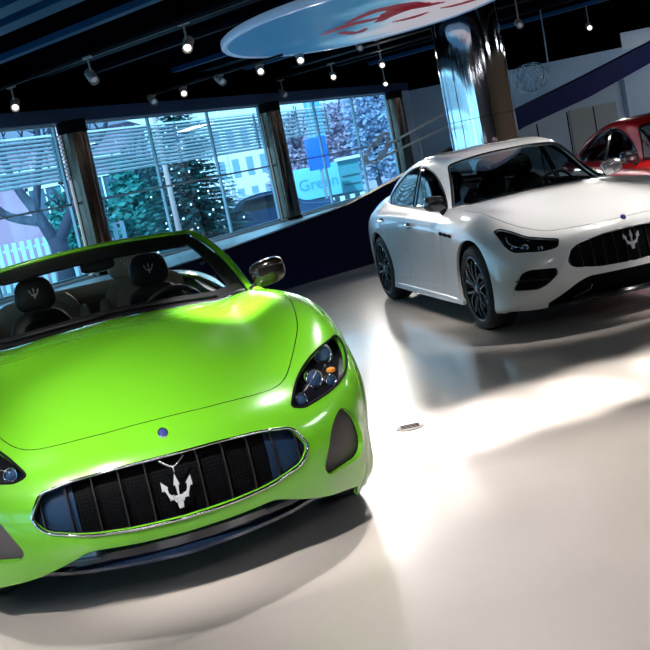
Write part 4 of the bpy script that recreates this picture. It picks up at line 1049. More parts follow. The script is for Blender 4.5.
# ---------------------------------------------------------------- the two closed saloons
def build_saloon(label, paint_mat, place, mirror_mat, squat=1.0, folded=False):
    car = thing('saloon_car', label, 'car', (place[0], place[1], 0), place[2])
    pm = paint_mat; P = fillet
    gr = P([(-.02, .690), (.20, .684, .05), (.394, .652, .04), (.468, .615, .03), (.512, .525, .03), (.480, .480, .03), (.30, .452, .05), (-.02, .437)])
    lamp = P([(.835, .812, .012), (.797, .826, .02), (.745, .792, .04), (.70, .748, .05), (.522, .700, .008), (.545, .648, .02), (.63, .634, .04), (.81, .648, .03), (.838, .71, .03)])
    intake = P([(.872, .360, .02), (.81, .488, .03), (.755, .508, .02), (.585, .498, .02), (.589, .447, .02), (.67, .378, .03), (.735, .350, .03)])
    low = P([(-.02, .392), (.376, .396, .03), (.455, .370, .04), (.66, .235), (.66, .05), (-.02, .05)])
    hood = P([(.815, -.02), (.80, .25, .05), (.755, .42, .1), (.66, .56, .1), (.42, .70, .2), (.10, .775, .3), (-.40, .785, .2), (-.66, .74, .05), (-.60, .56, .1), (-.49, .3, .1), (-.455, -.02)])
    opening = P([(-.60, -.02), (-.62, .3), (-.72, .52), (-.90, .68), (-1.3, .72), (-2.6, .72), (-3.1, .62), (-3.35, .45), (-3.4, -.02)])
    fdoor = P([(-.90, .30, .1), (-.80, .62, .1), (-.84, 1.2), (-1.98, 1.2), (-2.0, .80, .1), (-1.98, .30, .08)])
    rdoor = P([(-1.99, .30, .08), (-2.01, .80, .1), (-1.99, 1.2), (-2.95, 1.2), (-2.93, .92, .1), (-2.72, .78, .1), (-2.56, .52, .1), (-2.50, .30, .08)])
    S, bm = car_shell(GH_NET, dict(arches=[(-.04, .405), (-2.998, .405)], wz=.352, cuts=[
        (1, 'x', gr, 'front'), (2, 'x', lamp, 'front'), (3, 'x', intake, 'front'), (4, 'x', low, 'front'),
        (5, 'z', hood, 'top'), (6, 'z', opening, 'top')]), car, pm)
    cut(bm, fdoor, 'y', 7, lambda c, n: c.y > .60 and -3.2 < c.x < -.6)
    cut(bm, rdoor, 'y', 8, lambda c, n: c.y > .60 and -3.2 < c.x < -.6)
    body, reg = build_body(S, bm, car, pm, None, {7: 'front_door', 8: 'rear_door'}, {5: 'hood'}, .352)
    for x in (-.04, -2.998): arch_liner(car, x, .352, .41)
    fr = grille(car, reg[1], .088, (.42, .72), .055, 12, .003, tri=False)
    t = trident_bm(.150, .012); o = put('trident_emblem', t, SILVER, car); o.location = (.892, 0, .592); o.rotation_euler = (0, -.1, 0)
    headlamp(car, reg[2], [(.60, .715, .690, .022), (.71, .635, .672, .016), (.52, .775, .70, .015)], .05, drl=[(.70, .56, .672), (.60, .70, .675), (.50, .79, .72), (.46, .80, .78)])
    side_scoop(car, reg[3], DARK, .05, 'corner_air_intake')
    for sg in (1, -1):
        b = bmesh.new(); tube(b, [(.80, sg*.60, .415), (.70, sg*.74, .425), (.60, sg*.845, .43)], .006, 6); put('intake_blade', b, SATIN, car)
    b = bmesh.new(); M = Matrix.Translation((.818, 0, .762)) @ Matrix.Rotation(radians(32), 4, 'Y')
    lathe(b, [(0, .010), (.014, .009), (.022, .004), (.026, .0), (.026, -.012)], 24, M @ Matrix.Diagonal((1, .75, 1, 1))); put('nose_badge', b, mat('badge_blue', (.02, .03, .16), .15), car)
    # lower mouth: dark mesh with a blade
    full = mirrored(reg[4], both=True); mv = lambda c, n: Vector((c.x-.07, c.y*.98, c.z))
    lm = put('lower_air_intake', shift_copy(full, mv), MESHM, car); put('intake_surround', recess(full, mv), SATIN, lm); full.free()
    b = bmesh.new(); N = 32; rows = []
    for k in range(N+1):
        y = -.50+1.00*k/N; s = abs(y); xf = .905-.13*(s/.5)**2*.8-.1*max(0, s-.45)*2
        rows.append([b.verts.new(p) for p in ((xf-.05, y, .245), (xf, y, .245), (xf+.012, y, .225), (xf, y, .205), (xf-.3, y, .20))])
    for k in range(N):
        for j in range(4): b.faces.new((rows[k][j], rows[k+1][j], rows[k+1][j+1], rows[k][j+1])).smooth = True
    bmesh.ops.recalc_face_normals(b, faces=b.faces[:]); put('front_splitter', b, BLACK, car, 35)
    for sg in (1, -1):
        b = bmesh.new(); tube(b, [(.88, sg*.36, .33), (.86, sg*.37, .29), (.82, sg*.50, .25)], .008, 6); put('intake_fin', b, BLACK, car)
    b = bmesh.new(); box(b, (-1.65, 0, .24), (3.9, 1.3, .05)); put('underbody', b, DARK, car)
    for x in (-.04, -2.998):
        for sg in (1, -1): wheel('wheel', car, x, sg*.835, .352, .352, .245, sg, 7, .268)
    # side skirts, three fender vents, handles
    for sg in (1, -1):
        b = bmesh.new(); pad(b, (-1.5, sg*.93, .205), (1.08, .040, .030), None, 6); put('side_skirt', b, pm, car)
        for k in range(3):
            b = bmesh.new(); pad(b, (-.76+.125*k, sg*(.945+.004*k), .79-.006*k), (.042, .012, .015), Matrix.Rotation(.1, 3, 'Y'), 2.6); put('fender_vent', b, DARK, car)
        for hx, hz, nm in ((-1.80, .842, 'front'), (-2.78, .878, 'rear')):
            b = bmesh.new(); tube(b, spline([(hx+.10, sg*.925, hz), (hx+.07, sg*.957, hz), (hx-.07, sg*.962, hz+.004), (hx-.10, sg*.925, hz+.004)], 4), .012, 8); hd = put('door_handle', b, CHROME, car)
            b = bmesh.new(); pad(b, (hx, sg*.935, hz), (.075, .008, .028), None, 2.5); put('handle_cup', b, DARK, hd)
    # cabin
    C = Surf(GH_CAB); cb = C.grid(8, 8); store_normals(cb, lambda c: Vector((0, c.y, c.z-.9+.2)))
    wsP = P([(-.485, -.02), (-.505, .3, .05), (-.585, .48, .1), (-.74, .655, .1), (-.96, .728, .02), (-1.20, .625, .1), (-1.40, .555, .03), (-1.335, .40, .1), (-1.285, -.02)])
    sideP = P([(-1.07, .972, .01), (-1.22, 1.07, .1), (-1.50, 1.255, .2), (-1.82, 1.355, .2), (-2.2, 1.370, .2), (-2.55, 1.31, .2), (-2.86, 1.20, .1), (-3.04, 1.10, .05), (-2.90, 1.02, .08), (-2.2, .990, .1)])
    backP = P([(-2.98, -.02), (-2.98, .44, .06), (-3.46, .47, .06), (-3.56, -.02)])
    pil = [(-1.985, .9), (-1.965, 1.45), (-2.055, 1.45), (-2.075, .9)]
    okS = lambda c, n: n.y > .35 and c.y > .45
    cut(cb, wsP, 'z', 1, lambda c, n: c.x > -1.5); cut(cb, backP, 'z', 4, lambda c, n: c.x < -2.8)
    cut(cb, sideP, 'y', 2, okS)
    R = cb.faces.layers.int['reg']
    cut(cb, pil, 'y', 9, okS)
    for f in cb.faces:       # split the side glass in front window, pillar, rear window
        c = f.calc_center_median()
        if f[R] == 2:
            if -2.07 < c.x < -1.975: f[R] = 5
            elif c.x < -2.02: f[R] = 3
        elif f[R] == 9: f[R] = 0
    rg = {k: region(cb, k) for k in (0, 1, 2, 3, 4, 5)}
    cabin = skin('roof', mirrored(rg[0], both=True), [pm, DARK], car, rim=.025)
    ins = mirrored(rg[0], both=True); put('headlining', shift_copy(ins, lambda c, n: c-n*.028), DARK, cabin); ins.free()
    skin('windscreen', mirrored(rg[1], both=True), GLASS_DARK, car); skin('rear_window', mirrored(rg[4], both=True), GLASS_DARK, car)
    fullw = mirrored(rg[1], both=True); put('windscreen_trim', outline_tube(fullw, .009), SATIN, car); fullw.free()
    for sg in (1, -1):
        for k, nm in ((2, 'front_side_window'), (3, 'rear_side_window'), (5, 'door_pillar')):
            p = rg[k].copy() if sg > 0 else mirrored(rg[k]); q = p.copy()
            o = skin(nm, p, BLACK if k == 5 else GLASS_DARK, car)
            if k != 5: put('window_seal', outline_tube(q, .008), SATIN, o)
            q.free()
    # inside
    b = bmesh.new(); box(b, (-1.9, 0, .32), (2.7, 1.6, .1)); put('cabin_floor', b, CARPET, car)
    for sg in (1, -1):
        b = bmesh.new(); L = []
        for i in range(24):
            x = -.75-2.6*i/23; yb = .70 if x > -2.7 else .70-.25*(-x-2.7); L.append([b.verts.new((x, sg*yb, z)) for z in (.35, .7, .97)])
        for i in range(23):
            for j in range(2): b.faces.new((L[i][j], L[i+1][j], L[i+1][j+1], L[i][j+1])).smooth = True
        put('door_trim', b, LEATHER_B, car)
    b = bmesh.new(); rows = []
    for k in range(25):
        s = -1+k/12; y = .70*s; x0 = -.62-.26*s*s; hump = .04*math.exp(-((y-.37)/.18)**2)
        rows.append([b.verts.new(p) for p in ((x0+.08, y, .985), (x0-.15, y, .965+hump*.4), (-1.0, y, .945+hump), (-1.06, y, .90+hump), (-1.06, y, .70), (-.95, y, .4))])
    for k in range(24):
        for j in range(5): b.faces.new((rows[k][j], rows[k+1][j], rows[k+1][j+1], rows[k][j+1])).smooth = True
    put('dashboard', b, LEATHER_B, car)
    b = bmesh.new(); c = Vector((-1.20, .37, .93)); Rr = Matrix.Rotation(radians(-66), 3, 'Y')
    tube(b, [c+Rr @ Vector((.185*cos(a), .185*sin(a), 0)) for a in [2*pi*k/36 for k in range(36)]], .015, 8, closed=True); pad(b, c, (.055, .065, .03), Rr, 3)
    for a in (0, pi): tube(b, [c, c+Rr @ Vector((0, .17*cos(a), 0))], .014, 6)
    put('steering_wheel', b, LEATHER_B, car, 50)
    for y in (.37, -.37): front_seat(car, -1.72, y, .42, (LEATHER_B, LEATHER_B))
    for y in (.33, -.33): front_seat(car, -2.55, y, .42, (LEATHER_B, LEATHER_B), rear=True)
    b = bmesh.new(); box(b, (-3.1, 0, .97), (.55, 1.1, .03)); put('parcel_shelf', b, DARK, car)
    b = bmesh.new(); pad(b, (-1.13, 0, 1.27), (.02, .11, .035)); put('rear_view_mirror', b, SATIN, car)
    for sg in (1, -1):
        if folded and sg > 0: side_mirror(car, -1.06, .895, 1.035, sg, mat('silver_mirror_cap', (.3, .3, .32), .15, metal=.9), body_y=.80)
        else: side_mirror(car, -.88, .915, 1.05, sg, mirror_mat, body_y=.85)
    for y0, y1 in ((.52, -.12), (-.05, -.60)):
        b = bmesh.new(); pts = []
        for k in range(10):
            y = y0+(y1-y0)*k/9; x = -.50-.42*(y/.7)**2*.7; pts.append((x-.03*k/9, y, 1.02+.02*k/9-.03*(y/.7)**2))
        tube(b, pts, [.008-.003*k/9 for k in range(10)], 6); put('wiper', b, SATIN, car)
    for sg in (1, -1):
        b = bmesh.new(); pad(b, (-3.80, sg*.64, .88), (.07, .15, .045), Matrix.Rotation(sg*.75, 3, 'Z')); put('tail_lamp', b, REDLENS, car)
    for r in list(reg.values())+list(rg.values()):
        if r.is_valid: r.free()
    if squat != 1.0: car.scale = (1, 1, squat)
    return car
WHITEP = paint('pearl_white_paint', (0.70, 0.70, 0.71), 0.28)
REDP = paint('bright_red_paint', (0.75, 0.008, 0.012), 0.28)
build_saloon('white saloon with black wheels and black grille parked beside the chrome column', WHITEP, (2.2179, 8.9196, -1.3942), BLACK, folded=True)
build_saloon('bright red car half hidden behind the hood of the white saloon', REDP, (4.50, 10.75, -1.503), BLACK, .965)
# ---------------------------------------------------------------- track lighting
LAMPLIT = mat('lamp_lens_lit', (1, .95, .85), .3, emit=(1.0, .90, .76), estr=3.5)
LAMPDIM = mat('lamp_lens_dim', (.5, .55, .6), .3, emit=(.6, .7, .85), estr=.12)
CAN = mat('lamp_can_grey', (.42, .40, .39), .4, metal=.2)
DBv = Vector((.73, -.68, 0)).normalized(); NBv = Vector((.68, .73, 0)).normalized()
def track(s, u0, u1, label, z=3.28):
    b = bmesh.new(); c = NBv*s+DBv*(u0+u1)/2
    box(b, (0, 0, 0), (u1-u0, .035, .035), Matrix.Rotation(math.atan2(DBv.y, DBv.x), 3, 'Z'))
    o = put('lighting_track', b, SATIN, None, loc=(c.x, c.y, z)); tag(o, label, 'track', 'black lighting tracks')
def spot(p, aim, lit, label, energy=0, size=.30, blend=.7, col=(1, .95, .89), group='ceiling spotlights', r=.056, tz=3.255):
    p = Vector(p); root = thing('track_spotlight', label, 'spotlight', p, 0, group)
    d = (Vector(aim)-p).normalized(); X, Y, Z = frame_of(d)
    M = Matrix((X, Y, Z)).transposed().to_4x4()
    b = bmesh.new(); lathe(b, [(.0, -.11), (r*.8, -.11), (r, -.10), (r, .085), (r*.9, .085), (r*.88, .06)], 20, M); put('lamp_can', b, CAN, root, 40)
    b = bmesh.new(); lathe(b, [(.0, .064), (r*.68, .064)], 20, M); put('lamp_lens', b, LAMPLIT if lit else LAMPDIM, root)
    b = bmesh.new(); h = max(.06, tz-p.z); tube(b, [(0, 0, 0), (0, 0, h)], .012, 8); box(b, (0, 0, h-.012), (.045, .14, .024), Matrix.Rotation(math.atan2(DBv.y, DBv.x)+pi/2, 3, 'Z'))
    put('lamp_bracket', b, CAN, root)
    if energy:
        l = bpy.data.lights.new('spot_light', 'SPOT'); l.energy = energy; l.spot_size = size; l.spot_blend = blend; l.color = col; l.shadow_soft_size = .06
        o = bpy.data.objects.new('spot_light', l); COL.objects.link(o); o.parent = root
        M2 = Matrix((X, Y, -Z)).transposed().to_4x4()
        if M2.determinant() < 0: M2 = Matrix((-X, Y, -Z)).transposed().to_4x4()
        o.matrix_local = Matrix.Translation(d*.09) @ M2
track(7.85, -14, -6.3, 'black lighting track carrying the three spotlights at the upper left')
track(11.3, -15, -10.3, 'black lighting track running between the ceiling disc and the window column', 3.14)
track(15.3, -18, -10.0, 'black lighting track farthest back above the right hand windows')
SPOTS = [
 ((-3.24, 13.87, 3.05), (-2.6, 9, 0), 1, 'grey spotlight at the far left edge above the window head'),
 ((-2.02, 12.58, 3.05), (-.4, 9.5, 0), 0, 'grey spotlight aimed sideways, second from the left edge on the nearest track'),
 ((-.81, 11.51, 3.05), (-1.4, 6.5, 0), 1, 'largest and nearest grey spotlight at the top left'),
 ((-1.92, 17.17, 3.05), (0, 13, 0), 0, 'dim grey spotlight just left of the lit one above the conifer'),
 ((-1.40, 16.88, 3.05), (-.8, 10, 0), 1, 'lit spotlight pointing down above the conifer window'),
 ((-.78, 16.12, 3.05), (1.4, 12, 0), 0, 'dim grey spotlight just left of the tip of the ceiling disc'),
 ((-.18, 15.83, 3.05), (.2, 9, 0), 1, 'lit spotlight hanging below the left rim of the ceiling disc'),
 ((.40, 15.42, 3.05), (.4, 8, 0), 1, 'lit spotlight close under the rim of the ceiling disc, second from its left tip'),
 ((.10, 21.2, 3.02), (3.0, 18, 0), 0, 'small grey spotlight above the second window column'),
 ((1.03, 19.77, 3.05), (1, 12, 0), 1, 'lit spotlight above the bare right hand window, left of the pair'),
 ((1.88, 19.30, 3.05), (1.5, 12, 0), 1, 'lit spotlight above the bare right hand window, upper one of the pair'),
 ((2.33, 24.0, 2.98), (2.4, 14, 0), 1, 'small lit spotlight just over the farthest window column'),
 ((1.44, 17.9, 3.28), (1.4, 10, 0), 0, 'dim spotlight half hidden behind the ceiling disc rim'),
 ((3.82, 16.92, 3.05), (3.4, 10, 0), 0, 'dim bluish spotlight right of the chrome column'),
 ((5.91, 20.54, 3.05), (4.6, 12, 0), 1, 'lit spotlight farthest right under the dark ceiling'),
]
for p, a, lit, lab in SPOTS: spot(p, a, lit, lab, energy=150 if lit else 0, size=.9, tz=3.12 if abs(p[0]*.68+p[1]*.73-11.35) < .35 else (3.48 if abs(p[0]*.68+p[1]*.73-11.35) > 7 or p[0] > 1.2 else 3.28))
# spotlights nearer than the picture shows; they light the cars and the floor in front
def free_track(P, Q, label, z=3.27):
    P, Q = Vector(P), Vector(Q); c = (P+Q)/2; d = Q-P; b = bmesh.new(); box(b, (0, 0, 0), (d.length, .035, .035), Matrix.Rotation(math.atan2(d.y, d.x), 3, 'Z'))
    tag(put('lighting_track', b, SATIN, None, loc=(c.x, c.y, z)), label, 'track', 'black lighting tracks')
free_track((-3.2, 3.4), (4.6, 5.9), 'black lighting track over the bright patch of floor'); free_track((-4.5, .9), (4.5, 3.9), 'black lighting track over the foreground floor')
free_track((.4, 8.1), (6.6, 9.2), 'black lighting track over the noses of the white and red cars')
def fx(P, Q, f): return (P[0]+(Q[0]-P[0])*f, P[1]+(Q[1]-P[1])*f, 3.08)
TA = ((-3.2, 3.4), (4.6, 5.9)); TB = ((-4.5, .9), (4.5, 3.9)); TC = ((.4, 8.1), (6.6, 9.2)); TD = ((-3.2, 5.0), (3.4, 6.7))
free_track(TD[0], TD[1], 'black lighting track over the windscreen of the green car')
AIMED = [
 (TA, .46, (.62, 5.92, 0), 1150, .36), (TA, .54, (1.15, 6.1, 0), 1150, .36), (TA, .62, (1.7, 6.28, 0), 1150, .36), (TA, .70, (2.3, 6.46, 0), 1050, .36), (TA, .80, (3.0, 6.7, 0), 1050, .38),
 (TA, .33, (-.42, 5.55, 1.0), 800, .34), (TA, .12, (-1.6, 5.6, 1), 100, .60), (TB, .38, (-.5, 4.7, .5), 260, .60), (TB, .25, (-1.5, 4.4, .5), 200, .6),
 (TD, .04, (-1.2, 3.3, 0), 100, 1.1), (TD, .60, (1.2, 3.9, 0), 235, 1.2), (TA, .93, (3.4, 8.0, .6), 260, .6),
 (TC, .10, (1.4, 9.6, 1.0), 90, .75), (TC, .40, (2.2, 8.6, .9), 150, .7), (TC, .55, (2.6, 10.6, 1.2), 220, .8), (TC, .9, (4.4, 10.2, 1.0), 999, .8), (TC, .0, (.3, 9.4, 0), 50, 1.0),
]
AIMLAB = ['left end of the bright floor patch', 'left half of the bright floor patch', 'middle of the bright floor patch', 'right half of the bright floor patch', 'right edge of the bright floor patch',
 'hood of the green convertible by its left fender', 'hood of the green convertible on its far side', 'left headlamp of the green convertible', 'grille of the green convertible', 'floor just ahead of the green nose',
 'floor at the lower right corner', 'nose of the white saloon', 'door of the white saloon', 'hood of the white saloon', 'windscreen of the white saloon', 'hood of the red car', 'floor between the green and white cars']
for (T, f, aim, e, sz), lb in zip(AIMED, AIMLAB):
    spot(fx(*T, f), aim, 1, 'grey overhead spotlight aimed at the '+lb, e*(1 if e >= 1000 else 2.4), sz, group='spotlights over the foreground')
# unseen fill light panels added behind the camera and to the right
def fill_panel(x, y, sx, sy, w, col=(.93, .95, 1.0)):
    root = thing('fill_light_panel', 'flat rectangular fill light panel added outside the picture', 'ceiling light', (x, y, 3.26), 0, 'added fill light panels')
    b = bmesh.new(); box(b, (0, 0, .03), (sx+.06, sy+.06, .05)); put('fill_panel_frame', b, SATIN, root)
    b = bmesh.new(); box(b, (0, 0, 0), (sx, sy, .012)); put('fill_diffuser', b, mat('fill_panel_diffuser', (.9, .9, .9), .5, emit=col, estr=w), root)
for x, y in ((-3.2, .6), (.4, -.9), (3.6, .4), (6.6, 3.4), (8.5, 7.5), (9.2, 12.5), (9.9, 17.5), (9.9, 21.0), (9.9, 24.6)): fill_panel(x, y, 1.5, .6, 13.0 if y < 15 else 110.0)

# ---------------------------------------------------------------- small indoor things
b = bmesh.new(); prism(b, [(.085*cos(t)*1.0, .085*sin(t)) for t in [2*pi*k/24 for k in range(24)]], .0, .004)
cv = put('floor_outlet_cover', b, mat('outlet_steel', (.20, .18, .17), .5, metal=.4), None, loc=(.37, 6.19, .0)); tag(cv, 'small round metal outlet cover set in the bright patch of floor', 'outlet cover')
b = bmesh.new()
for k in range(3): box(b, (0, -.03+.03*k, .005), (.11, .006, .003))
put('cover_slot', b, DARK, cv)
def pendant():
    root = thing('cage_pendant', 'looped metal strip pendant lamp hanging right of the chrome column', 'pendant lamp', (4.45, 19.6, 2.3))
    rnd = random.Random(3); b = bmesh.new(); tube(b, [(.36, 0, .02), (.38, 0, .75), (.38, 0, 1.2)], .012, 6); put('hanging_rod', b, MULL, root)
    for k in range(16):
        b = bmesh.new(); a = rnd.random()*pi; tilt = rnd.uniform(-.5, .5); pts = []
        R = Matrix.Rotation(a, 3, 'Z') @ Matrix.Rotation(tilt, 3, 'Y')
        for q in range(28):
            t = 2*pi*q/28; pts.append(R @ Vector((.33*cos(t), .05*sin(3*t+k), .24*sin(t)))+Vector((0, 0, .02)))
        tube(b, pts, .006, 5, closed=True, flat=.5); put('metal_loop', b, CHROME, root)
pendant()
def handrail():
    root = thing('ramp_handrail', 'pale double bar handrail with tangled wire end in front of the farthest window column', 'handrail', (1.3, 18.5, 1.0))
    o = Vector((1.3, 18.5, 1.0)); m = mat('pale_rail', (.85, .74, .66), .35, metal=.1)
    for a, c in (((1.75, 18.4, 1.70), (3.0, 18.7, 2.08)), ((1.45, 18.4, 1.46), (3.0, 18.7, 1.84))):
        b = bmesh.new(); tube(b, [Vector(a)-o, Vector(c)-o], .020, 8); put('rail_bar', b, m, root)
    for x, z in ((2.2, 1.68), (2.9, 1.85)):
        b = bmesh.new(); tube(b, [Vector((x, 18.55, .5))-o, Vector((x, 18.55, z+.12))-o], .010, 6); put('rail_post', b, MULL, root)
    rnd = random.Random(8)
    for k in range(9):
        b = bmesh.new(); pts = []; ph = rnd.random()*6
        for q in range(40):
            t = 2*pi*q/40; r = 1+.18*sin(3*t+ph)
            u, v = .30*cos(t)*r, .12*sin(t)*r*(1+.3*sin(k))
            pts.append(Vector((1.45+u*.72-v*.5, 18.4+.06*sin(2*t+ph), 1.62+u*.62+v*.75))-o)
        tube(b, pts, .006, 5, closed=True); put('wire_loop', b, m, root)
handrail()

# ---------------------------------------------------------------- outdoors
OUT = {}
def om(name, col, rough=.8, noise=.25, nscale=1.2): return mat(name, col, rough, noise=noise, nscale=nscale)
def terrain():
    b = bmesh.new(); c = WP(-5, 0, 40)
    P = [WP(-60, 0, .3), WP(60, 0, .3), WP(60, 0, 90), WP(-60, 0, 90)]
    prism(b, [(p.x, p.y) for p in P], -.35, -.25); bmesh.ops.recalc_face_normals(b, faces=b.faces[:]); structure('ground', b, om('pale_paving', (.45, .52, .56), .7, .15, .4))
    b = bmesh.new(); slab(b, WP(-60, 0, 8), WP(60, 0, 8), 6.5, -.25, -.243, N61); structure('road', b, om('road_asphalt', (.18, .22, .26)))
terrain()
b = bmesh.new(); box(b, (.9, -26, -.3), (60, 45, .1)); structure('ground_front', b, om('pale_paving', (.45, .52, .56), .7, .15, .4))
def blinds(t0, t1, lab, n=12, z0=2.10, z1=2.75):
    p = WP((t0+t1)/2, 0, .45); root = thing('window_louvre', lab, 'louvre', (p.x, p.y, z1), 0, 'slatted sunshades outside the windows')
    m = mat('louvre_slat', (.70, .78, .82), .4, metal=.2)
    for k in range(n):
        z = z0+(z1-z0)*k/(n-1)-z1; b = bmesh.new()
        box(b, (0, 0, z), (t1-t0, .09, .012), ROTW @ Matrix.Rotation(.45, 3, 'X')); put('slat', b, m, root)
    for t in (-.47, 0, .47):
        b = bmesh.new(); v = D61*(t*(t1-t0)); box(b, (v.x, v.y, (z0-z1)/2), (.03, .03, z1-z0+.05), ROTW); put('slat_carrier', b, MULL, root)
blinds(-16.8, -11.3, 'slatted sunshade left of all the window columns'); blinds(-11.2, -5.45, 'slatted sunshade over the bare tree window at the left edge')
blinds(-5.35, .35, 'slatted sunshade over the conifer window'); blinds(.45, 3.3, 'short slatted sunshade over the window with the blue sign', 8, 2.22, 2.74)

def branchy(root, base, rnd, m, depth=4, r=.22, L=1.2, d=Vector((0, 0, 1)), bm=None, spread=.55):
    top = bm is None
    if top: bm = bmesh.new()
    def grow(p, d, r, L, k):
        mid = p+d*L*.5+Vector((rnd.uniform(-.08, .08), rnd.uniform(-.08, .08), 0))*L; q = p+d*L
        tube(bm, [p, mid, q], [r, r*.88, r*.74], 7 if k > 1 else 5)
        if k == 0: return
        for _ in range(3 if k > 1 else 2):
            e = (d+Vector((rnd.uniform(-1, 1), rnd.uniform(-1, 1), rnd.uniform(-.15, .5)))*spread).normalized()
            grow(q, e, r*.64, L*rnd.uniform(.68, .9), k-1)
    grow(Vector(base), d, r, L, depth)
    return bm
def leaf_cloud(bm, c, s, n, rnd, size=.09):
    for _ in range(n):
        while True:
            v = Vector((rnd.uniform(-1, 1), rnd.uniform(-1, 1), rnd.uniform(-1, 1)))
            if .35 < v.length < 1: break
        p = Vector((c[0]+v.x*s[0], c[1]+v.y*s[1], c[2]+v.z*s[2])); a = Vector((rnd.uniform(-1, 1), rnd.uniform(-1, 1), rnd.uniform(-1, 1))).normalized(); X, Y, Z = frame_of(a)
        k = size*rnd.uniform(.6, 1.4); bm.faces.new([bm.verts.new(p+X*k*u+Y*k*.6*w) for u, w in ((-1, 0), (0, -1), (1, 0), (0, 1))])
def tree_thing(name, label, cat, x, y, trunk_m, leaf_m, fn, group=None):
    root = thing(name, label, cat, (x, y, -.25), 0, group); fn(root); return root
BARK = om('grey_blue_bark', (.030, .038, .07)); 
def bare_tree():
    rnd = random.Random(12); root = thing('bare_tree', 'forked leafless tree outside the leftmost window', 'tree', (-4.72, 21.0, -.25)); bm = bmesh.new()
    tube(bm, [(0, 0, 0), (.02, 0, .8), (0, 0, 1.45)], [.22, .17, .18], 12)
    def limb(pts, r0, r1): P = spline([Vector(p) for p in pts], 5); tube(bm, P, [r0+(r1-r0)*i/(len(P)-1) for i in range(len(P))], 9)
    limb([(0, 0, 1.2), (-.3, .1, 2.0), (-.62, .2, 2.7), (-.75, .2, 3.9)], .14, .04); limb([(0, 0, 1.3), (.42, -.1, 1.9), (.62, 0, 2.3), (.95, .1, 3.4)], .13, .035)
    limb([(-.3, .1, 2.0), (-.1, 0, 2.6), (.10, 0, 3.3), (.12, 0, 4.4)], .09, .03); limb([(-.25, .1, 1.8), (-.9, 0, 2.1), (-1.3, .1, 2.9), (-1.5, 0, 4.2)], .10, .04)
    limb([(.5, -.1, 2.1), (.48, 0, 2.6), (.30, .1, 3.1), (.36, .2, 4.2)], .08, .03); limb([(.8, .1, 2.9), (1.3, .1, 3.2), (1.6, 0, 4.0)], .06, .03)
    for q in range(22):
        s = Vector((rnd.uniform(-1.3, 1.3), rnd.uniform(-.3, .3), rnd.uniform(2.2, 3.6))); branchy(None, s, rnd, None, 2, .022, .35, Vector((rnd.uniform(-.6, .6), rnd.uniform(-.4, .4), 1)).normalized(), bm, .8)
    put('trunk_and_branches', bm, BARK, root)
bare_tree()
def conifer():
    rnd = random.Random(5); root = thing('christmas_tree', 'tall conifer strung with small white lights outside the middle window', 'christmas tree', (-2.6, 27.0, -.25))
    b = bmesh.new(); tube(b, [(0, 0, 0), (0, 0, 2.2), (0, 0, 4.7)], [.14, .08, .01], 8); put('trunk', b, om('brown_bark', (.10, .07, .06)), root)
    b = bmesh.new(); tips = []
    for k in range(46):
        f = k/45; z = .25+4.3*f; R = 1.62*(1-f)**.85+.06; n = int(18-9*f)
        for j in range(n):
            a = 2*pi*(j+rnd.random()*.8)/n; L = R*rnd.uniform(.75, 1.1); N = max(5, int(L*22))
            for q in range(N):
                s = (q+1)/N; p = Vector((cos(a)*L*s, sin(a)*L*s, z-.22*L*s+.10*L*s*s))
                for w in range(3):
                    off = Vector((rnd.uniform(-1, 1), rnd.uniform(-1, 1), rnd.uniform(-.7, .5)))*.09*(1.3-s*.5); d = Vector((cos(a), sin(a), -.2))*.09
                    x = Vector((-sin(a), cos(a), 0))*.045
                    b.faces.new([b.verts.new(v) for v in (p-x, p+x, p+off+d+x*.3, p+off+d-x*.3)])
            g = rnd.uniform(.55, 1.0); tips.append(Vector((cos(a)*L*g, sin(a)*L*g-.03, z-.12*L*g)))
    put('needles', b, om('dark_teal_needles', (.012, .12, .13), .7, .5, 6), root)
    rnd.shuffle(tips); tips.sort(key=lambda p: p.y > .15)
    lm = mat('fairy_bulb', (1, 1, 1), .3, emit=(.85, .95, 1), estr=3.0)
    b = bmesh.new(); bmesh.ops.create_icosphere(b, subdivisions=1, radius=.026); o0 = put('fairy_light', b, lm, root); o0.location = tips[0]
    for p in tips[1:99]:
        o = o0.copy(); COL.objects.link(o); o.parent = root; o.location = p*rnd.uniform(.9, 1.0)
conifer()
def far_tree(name, label, x, y, s, n, leafm, seed, size=.12, group=None, trunk=.12):
    rnd = random.Random(seed); root = thing(name, label, 'tree' if name.endswith('tree') else 'hedge', (x, y, -.25), 0, group)
    b = branchy(None, (0, 0, 0), rnd, None, 3, trunk, s[2]*.42); put('trunk', b, BARK, root)
    b = bmesh.new()
    for q in range(7):
        c = (rnd.uniform(-.55, .55)*s[0], rnd.uniform(-.4, .4)*s[1], s[2]*rnd.uniform(.35, .8)); leaf_cloud(b, c, (s[0]*.55, s[1]*.6, s[2]*.33), n//7, rnd, size)
    put('foliage', b, leafm, root)
TEAL = om('teal_leaves', (.02, .21, .20), .7, .45, 2); PINKL = om('frosty_lilac_leaves', (.42, .34, .48), .8, .4, 3); FROST = om('frosty_blue_leaves', (.30, .38, .55), .8, .45, 3)
far_tree('evergreen_tree', 'teal green bushy tree between the first column and the conifer', -4.6, 31.5, (1.0, .9, 3.0), 2600, TEAL, 3)
far_tree('broad_tree', 'low teal tree left of the conifer, right beside the first column', -5.9, 29.5, (.8, .8, 2.3), 1800, TEAL, 8)
far_tree('frosted_tree', 'pale frosted tree filling the window before the farthest column', 3.3, 43, (1.5, 1.2, 4.3), 3000, FROST, 21, .11)
far_tree('lilac_tree', 'lilac frosted tree behind the teal billboard trailer', 2.2, 46, (1.3, 1.0, 4.0), 2400, PINKL, 22, .11)
